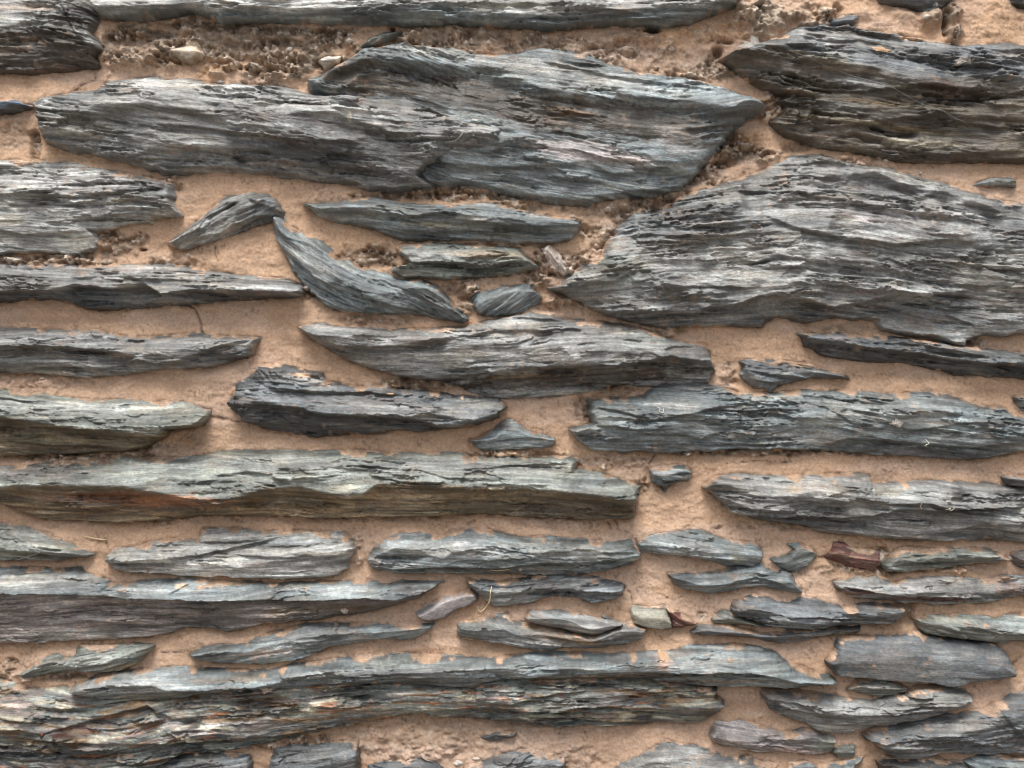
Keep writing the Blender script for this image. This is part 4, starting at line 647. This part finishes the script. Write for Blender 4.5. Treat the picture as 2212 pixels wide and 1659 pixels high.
    for (c, rx, ry, cc, a_) in s['st']:  # besides stains, dark patches paint shade into hollows and undersides
        du = (Xs-c[0])*ca+(Ys-c[1])*sa; dv = -(Xs-c[0])*sa+(Ys-c[1])*ca
        qq = np.sqrt((du/rx)**2+(dv/ry)**2)+.45*fbm(U/24, Vw/6, 610+k, 3)+.2*vn(U/7, Vw/3, 615+k)
        kf = ((1-sst(qq, .55, 1.15))*a_)[..., None]; kf = np.clip(kf*1.12, 0, .97); C = C*(1-kf)+np.array(cc)*kf
    stq = s['streak']
    n1 = vn(U/150, Vw/6, 620+k, 1, .55); n2 = fbm(U/75, Vw/2.9, 630+k, 3); n3 = fbm(U/120, Vw/35, 640+k, 3); n4 = fbm(U/6, V/5, 650+k, 2)
    lum = np.exp(stq*(.42*n1+.50*n2)+.62*n3+.30*n4)*1.14
    C = C*lum[..., None]*(1-.32*split[..., None])
    if s['mot']:
        for cc, th_, sx in (('rust', .30, 1), ('cream', .26, 2), ('purple', .22, 3), ('dark', .28, 4), ('brown', .25, 5)):
            kf = (sst(fbm(U/85, Vw/13, 900+k*7+sx, 4, .6), th_-.08, th_+.16)*s['mot']*.95)[..., None]; C = C*(1-kf)+np.array(COL[cc])*kf*lum[..., None]
    kf = (sst(vn(U/60, Vw/7, 660+k), .35, .9)*.35*stq)[..., None]; C = C*(1-kf)+(C*1.9+np.array([.035, .032, .026]))*kf     # warm pale seams
    kf = (sst(fbm(U/70, Vw/22, 670+k, 3), .05, .6)*.40)[..., None]; C = C*(1-kf)+C*np.array([1.15, 1.0, .82])*kf   # olive tarnish
    kf = (sst(vn(U/45, Vw/5, 680+k), .45, .9)*.5*stq)[..., None]; C = C*(1-kf)+np.array([.06, .062, .066])*kf      # dark graphite seams
    # smears of mortar left on the rims
    topw = 1-sst(t_, .12, .4); sm_ = sst(.62*fbm(Xs/44, Ys/24, 700+k, 4, .55)+.24*topw-sd/(30+22*topw)+(s['smear']-.5)*.35-.20, .0, .08)*(sd > -2)
    dab = sst(vn(Xs/13, Ys/9, 710+k)*.6+fbm(Xs/90, Ys/50, 720+k, 2)*.6, .62, .74)*.6*s['smear']
    Z = Z+sm_*(1.2+.7*vn(Xs/6, Ys/5, 730)-.10*np.clip(Z-zb-2, 0, 14))
    kf = np.maximum(sm_, dab)[..., None]; mc = np.stack([samp(mcol[fj:fje, fi:fie, c_], Xs, Ys, ax[fi], ay[fj], step) for c_ in range(3)], -1)
    C = C*(1-kf)+(mc*.55+np.array([.45, .31, .215])*.40)*kf*np.exp(.3*n4)[..., None]
    Z = Z+1.0*kf[..., 0]
    C = np.clip(C, .012, .8)
    # keep the part inside the outline plus a buried rim
    keep = sd > -7.0
    cell = keep[:-1, :-1] & keep[1:, :-1] & keep[:-1, 1:] & keep[1:, 1:]
    idx = np.arange(U.size).reshape(U.shape)
    q = np.stack([idx[:-1, :-1], idx[1:, :-1], idx[1:, 1:], idx[:-1, 1:]], -1)[cell]
    # boundary edges -> side walls running 45 mm back into the wall, then a closing back
    ed = np.concatenate([q[:, [0, 1]], q[:, [1, 2]], q[:, [2, 3]], q[:, [3, 0]]])
    key = np.minimum(ed[:, 0], ed[:, 1]).astype(np.int64)*U.size+np.maximum(ed[:, 0], ed[:, 1])
    _, first, cnt = np.unique(key, return_index=True, return_counts=True); be = ed[first[cnt == 1]]
    used = np.unique(q); remap = -np.ones(U.size, int); remap[used] = np.arange(len(used))
    co = W(Xs.ravel()[used], Ys.ravel()[used], Z.ravel()[used])
    col = C.reshape(-1, 3)[used]; gn = np.stack([U.ravel()[used]+k*977, Vw.ravel()[used], Z.ravel()[used]*.5], -1)
    q = remap[q]; be = remap[be]
    bv = np.unique(be); bmap = -np.ones(len(co), int); bmap[bv] = len(co)+np.arange(len(bv))
    bco = co[bv].copy(); bco[:, 1] = .045
    co = np.concatenate([co, bco]); col = np.concatenate([col, col[bv]]); gn = np.concatenate([gn, gn[bv]])
    qs = np.stack([be[:, 1], be[:, 0], bmap[be[:, 0]], bmap[be[:, 1]]], -1)
    # origin at the stone's own centre
    cen = np.array([co[:, 0].mean(), 0, co[:, 2].mean()])
    me = new_mesh(s['name'], co-cen, np.concatenate([q, qs]), col, gn, M_smooth if s['smooth'] >= .9 else M_slate)
    o = link(s['name'], me, s['label'], s['cat'], s['group']); o.location = cen
    s['obj'] = o; s['cen'] = cen; s['F'] = (U, V, Z, u, v, g)
    return len(used)
tot = 0
for k, s in enumerate(STONES): tot += build_stone(k, s)
print('stones', len(STONES), 'verts', tot)
def stone_z(s, x, y):
    U, V, Z, u, v, g = s['F']; ca, sa = math.cos(g), math.sin(g)
    a = x*ca+y*sa; b = -x*sa+y*ca
    i = min(max(int((a-u[0])/(u[1]-u[0])), 0), len(u)-1); j = min(max(int((b-v[0])/(v[1]-v[0])), 0), len(v)-1)
    return float(Z[j, i])
def surf_z(x, y):
    """front surface of whatever stands at this place of the wall"""
    z = float(samp(ZF, np.array([x]), np.array([y]), ax[fi], ay[fj], step)[0])
    for s in STONES:
        p0 = s['poly'].min(0); p1 = s['poly'].max(0)
        if p0[0] < x < p1[0] and p0[1] < y < p1[1] and sdist(np.array([x]), np.array([y]), s['poly'])[0] > 0: z = max(z, stone_z(s, x, y))
    return z

# ------------------------------------------------------------------ ground in front of the wall (out of frame, bounces light)
gm = plain('ground_gravel', (.20, .17, .14), .95, 40)
me = bpy.data.meshes.new('ground'); S_ = 60
me.from_pydata([(-S_, -S_, 0), (S_, -S_, 0), (S_, S_, 0), (-S_, S_, 0)], [], [(0, 1, 2, 3)]); me.materials.append(gm)
link('ground', me, kind='structure')

# ------------------------------------------------------------------ small things lying on the wall
def tube(pts, rad, taper=True, seg=6):
    pts = [Vector(p) for p in pts]; n = len(pts); V_ = []; F = []
    for i, p in enumerate(pts):
        d = (pts[min(i+1, n-1)]-pts[max(i-1, 0)]).normalized(); a = d.cross(Vector((0, 1, 0)));
        if a.length < 1e-4: a = d.cross(Vector((1, 0, 0)))
        a.normalize(); b = d.cross(a); r = rad*(1-.6*abs(2*i/(n-1)-1)**2 if taper else 1)
        for j in range(seg):
            th = 2*math.pi*j/seg; V_.append(p+a*math.cos(th)*r+b*math.sin(th)*r)
    for i in range(n-1):
        for j in range(seg): F.append((i*seg+j, i*seg+(j+1) % seg, (i+1)*seg+(j+1) % seg, (i+1)*seg+j))
    F.append(tuple(range(seg-1, -1, -1))); F.append(tuple((n-1)*seg+j for j in range(seg)))
    return V_, F
def smooth_path(p, n=24):
    p = np.array(p); t = np.linspace(0, len(p)-1, n); out = []
    for q in t:
        i = int(min(q, len(p)-2)); f = q-i; p0 = p[max(i-1, 0)]; p1 = p[i]; p2 = p[i+1]; p3 = p[min(i+2, len(p)-1)]
        out.append(.5*((2*p1)+(-p0+p2)*f+(2*p0-5*p1+4*p2-p3)*f*f+(-p0+3*p1-3*p2+p3)*f**3))
    return np.array(out)
def fibre(name, label, cat, s, rad, mat, lift=(2, 2), group=None, n=24, mid=0):
    p = smooth_path(P(s), n); zs = []
    for i, (x, y) in enumerate(p):
        f = i/(n-1); zs.append(surf_z(x, y)+3+lift[0]*(1-f)+lift[1]*f+mid*math.sin(math.pi*f))
    zs = np.array(zs); zs = np.maximum(zs, np.convolve(np.pad(zs, 3, 'edge'), np.ones(7)/7, 'valid'))
    V_, F = tube([W(x, y, z_) for (x, y), z_ in zip(p, zs)], rad*PX)
    me = bpy.data.meshes.new(name); c = sum(V_, Vector())/len(V_); me.from_pydata([v-c for v in V_], [], F); me.materials.append(mat)
    for pl in me.polygons: pl.use_smooth = True
    o = link(name, me, label, cat, group); o.location = c; return o
M_straw = plain('dry_straw', (.72, .58, .36), .7); M_white = plain('pale_fibre', (.62, .58, .50), .7); M_web = plain('spider_silk', (.30, .30, .30), .6)
fibre('straw', 'curled strand of dry straw hanging in a hook over the ragged dark slate', 'straw', 'C1 985,560 978,600 975,640 960,680 930,718 905,720 898,690', 2.0, M_straw, (3, 3), n=30)
fibre('straw', 'straight bit of straw under the lower lip of the plump speckled slate', 'straw', 'C1 970,468 1030,470 1095,462', 1.5, M_straw, (5, 5))
fibre('straw', 'two pronged dry grass stem lying on smooth mortar under the rusty slab', 'straw', 'C0 500,268 550,282 600,290 632,292', 2.0, M_straw)
fibre('plant_fibre', 'tiny twisted white fibre to the right of the straight bit of straw', 'fibre', 'C1 1140,462 1165,455 1150,470 1180,462', 1.0, M_white, (5, 5))
fibre('plant_fibre', 'pale frayed fibre caught under the plump speckled slate near its right end', 'fibre', 'C1 1475,445 1500,440 1520,452 1545,440', 1.0, M_white, (5, 5))
fibre('straw', 'short straw splinter under the left end of the brownish sweeping slate', 'straw', 'C1 805,885 840,890 870,884', 1.2, M_straw, (4, 4))
fibre('plant_fibre', 'looped pale thread snagged on the forked left end of the swirling folded slab', 'fibre', 'B1 1965,965 1985,975 1978,990 2000,1000 2005,975', 1.1, M_white, (3, 3))
fibre('plant_fibre', 'white frayed thread on the lower ledge of the swirling folded slab', 'fibre', 'B2 1590,1155 1610,1180 1595,1195 1625,1205', 1.2, M_white, (6, 6))
fibre('plant_fibre', 'tuft like pale fibre on the middle ledge of the heavy ribbed slab', 'fibre', 'C2 1690,95 1705,85 1720,100 1735,80', 1.4, M_white, (8, 8))
fibre('straw', 'upright reddish straw sliver on the heavy ribbed slab left of its pale tuft', 'straw', 'C2 1545,55 1550,75 1556,92', .9, M_straw, (6, 6))
fibre('plant_fibre', 'fine arched hair on the broad wavy grey slab near its right end', 'fibre', 'A1 710,875 760,865 800,845 818,822', 1.0, M_white, (2, 2))
fibre('spider_thread', 'long taut spider thread crossing the massive nearly black slate', 'spider thread', 'A2 770,330 1080,460 1400,560 1640,680 1880,780', .55, M_web, (3, 3), n=40)
fibre('straw', 'faint straw blade lying across the left green grey lens under the rusty slab', 'straw', 'C0 100,410 200,380 280,350', .6, M_white)
# pebbles, dabs and crusts: rough little domes
def blob(name, label, cat, s, rx, ry, h, mat, seed, group=None, parent=None, flat=.5, rag=.28):
    c = P(s)[0]; rx /= 2.4578; ry /= 2.4578; V_ = []; F = []; nr, ns = 7, 18
    zc = surf_z(c[0], c[1])
    for i in range(nr+1):
        rr = i/nr
        for j in range(ns):
            th = 2*math.pi*j/ns
            ex = 1+rag*float(fbm(np.array([math.cos(th)*1.7+seed]), np.array([math.sin(th)*1.7]), seed, 3)[0])*2
            x = c[0]+rx*rr*ex*math.cos(th); y = c[1]+ry*rr*ex*math.sin(th)
            prof = (1-rr**(2/flat))
            zz = surf_z(x, y)*(rr*.7+.3*flat)+zc*(1-(rr*.7+.3*flat))
            z_ = zz+h*prof+h*.35*float(vn(np.array([x/5.]), np.array([y/5.]), seed)[0])*prof-(2.5 if i == nr else 0)
            V_.append(Vector(W(x, y, z_)))
    for i in range(nr):
        for j in range(ns): F.append((i*ns+j, (i+1)*ns+j, (i+1)*ns+(j+1) % ns, i*ns+(j+1) % ns))
    F.append(tuple(range(ns)))
    me = bpy.data.meshes.new(name)
    cc = Vector(W(c[0], c[1], zc)); me.from_pydata([v-cc for v in V_], [], F); me.materials.append(mat)
    for pl in me.polygons: pl.use_smooth = True
    o = link(name, me, label, cat, group); 
    if parent is not None: o.parent = parent; o.location = cc-parent.location
    else: o.location = cc
    return o
def find(txt): return [s for s in STONES if txt in s['label']][0]['obj']
M_lich = plain('lichen_crust', (.56, .52, .48), .95); M_dab = plain('mortar_dab', (.50, .34, .22), .95); M_qz = plain('quartz', (.58, .50, .43), .5); M_husk = plain('brown_husk', (.10, .045, .02), .5)
bk_ = find('massive nearly black')
blob('lichen', 'knobbly whitish lichen crust', None, 'A2 600,268', 95, 42, 9, M_lich, 3, parent=bk_, rag=.5)
blob('lichen', None, None, 'A2 1820,390', 60, 28, 5, M_lich, 4, parent=bk_, rag=.5)
blob('mortar_dab', None, None, 'A2 1325,320', 66, 20, 4, M_dab, 5, parent=bk_)
blob('lichen', None, None, 'B2 1420,1065', 34, 26, 5, M_lich, 6, parent=find('swirling folds'), rag=.4)
blob('mortar_dab', None, None, 'C0 1610,1175', 38, 20, 6, M_qz, 7, parent=find('very long blue grey'))
blob('mortar_dab', None, None, 'C1 2010,990', 40, 38, 4, M_dab, 8, parent=find('very long blue grey'), rag=.4)
blob('mortar_dab', None, None, 'C0 480,1138', 62, 20, 5, M_dab, 9, parent=find('mottled multicoloured'))
blob('mortar_dab', None, None, 'C1 400,188', 1, 1, 1, M_dab, 9, parent=find('mottled multicoloured')) if False else None
blob('mortar_dab', None, None, 'B1 600,238', 24, 12, 4, M_dab, 12, parent=find('curved wedge'))
blob('mortar_dab', None, None, 'B1 385,890', 26, 8, 4, M_dab, 13, parent=find('stubby dark slate'))
blob('mortar_dab', None, None, 'C2 1950,790', 18, 14, 3, M_dab, 14, parent=find('resting against the top'))
blob('dry_bud', 'round tan dry bud stuck to the narrow right part of the purple lined slab', 'dry bud', 'C1 105,712', 24, 22, 12, M_qz, 15, rag=.3, flat=.9)
blob('seed_husk', 'small reddish brown seed husk on the mottled multicoloured slab', 'seed husk', 'C0 288,1435', 16, 24, 7, M_husk, 16, flat=.9)
peb = [('A1 1685,1250', 24, 14, 8, 'smooth oval pebble in the rough joint below the great dark slab tip'),
       ('A0 1440,335', 14, 18, 6, 'bright white pebble in the crumbling joint, left of the greyish quartz pebble'),
       ('A0 1500,455', 20, 14, 6, 'white pebble low in the crumbling joint just above the broad wavy slab'),
       ('A1 130,240', 18, 16, 6, 'round white pebble left of the slim green sliver'),
       ('A1 565,255', 9, 9, 4, 'small white grain above the crest of the great dark slab, beside the green sliver'),
       ('A0 1095,110', 18, 12, 5, 'pale pebble under the long pale slate at the top, above the quartz lump'),
       ('A0 1320,488', 22, 12, 6, 'cluster like pale pebble on the upper rim of the broad wavy slab'),
       ('A0 1925,170', 12, 10, 5, 'small pale pebble under the long top slate, above the greyish quartz pebble'),
       ('A2 770,35', 12, 8, 4, 'tiny white grain on the grey cement lump at the top'),
       ('A2 1620,105', 18, 16, 6, 'angular pale pebble between the smooth pink mortar and a brown knob at the top right'),
       ('A2 100,285', 22, 14, 5, 'pale flat pebble in mortar above the tip of the great dark slab'),
       ('A2 1390,960', 20, 14, 7, 'white round pebble in the joint under the massive nearly black slate'),
       ('A2 1600,1035', 12, 12, 6, 'small white pebble in the joint right of the round white one'),
       ('A0 80,1555', 50, 22, 6, 'lilac white stone crumb in dirty mortar at the left edge'),
       ('A0 1590,290', 26, 16, 6, 'cream pebble in the middle of the crumbling joint'),
       ('A0 1735,285', 16, 14, 5, 'rounded grey white pebble between the cream one and the greyish quartz'),
       ('B0 240,795', 22, 12, 5, 'pinkish crumb under the shadowed left edge bar'),
       ('B0 500,1277', 42, 14, 6, 'pink flat crumb squeezed between the olive bar and the rusty slab'),
       ('C1 780,1640', 30, 16, 6, 'white crumb in mortar at the bottom edge beside the triangular topped slate'),
       ('C1 890,1610', 26, 10, 5, 'pinkish crumb above the left slope of the triangular topped slate'),
       ('C2 1365,395', 20, 40, 6, 'pink grey pebble squeezed between the deep red fragment and the blunt slate'),
       ('C2 2140,405', 26, 16, 6, 'small tan pebble between the blunt slate and the small purple rock'),
       ('A1 1155,182', 12, 10, 4, 'pale speck of a pebble directly below the long top slate, near the centre'),
       ('A0 1960,150', 10, 8, 4, 'tiny pale grain under the long top slate, right of a slightly larger one'),
       ('A1 860,305', 14, 8, 5, 'pale grain on the rim of the great dark slab crest'),
       ('A1 1370,210', 10, 9, 4, 'tiny white grain in brown mortar right of centre at the top'),
       ('A2 1890,650', 1, 1, 1, '')]
for i, (p, rx, ry, h, lb) in enumerate(peb):
    if lb: blob('pebble', lb, 'pebble', p, rx, ry, h, M_qz if i % 3 else M_lich, 40+i, group='pebbles and crumbs bedded in the mortar', rag=.22, flat=.8)
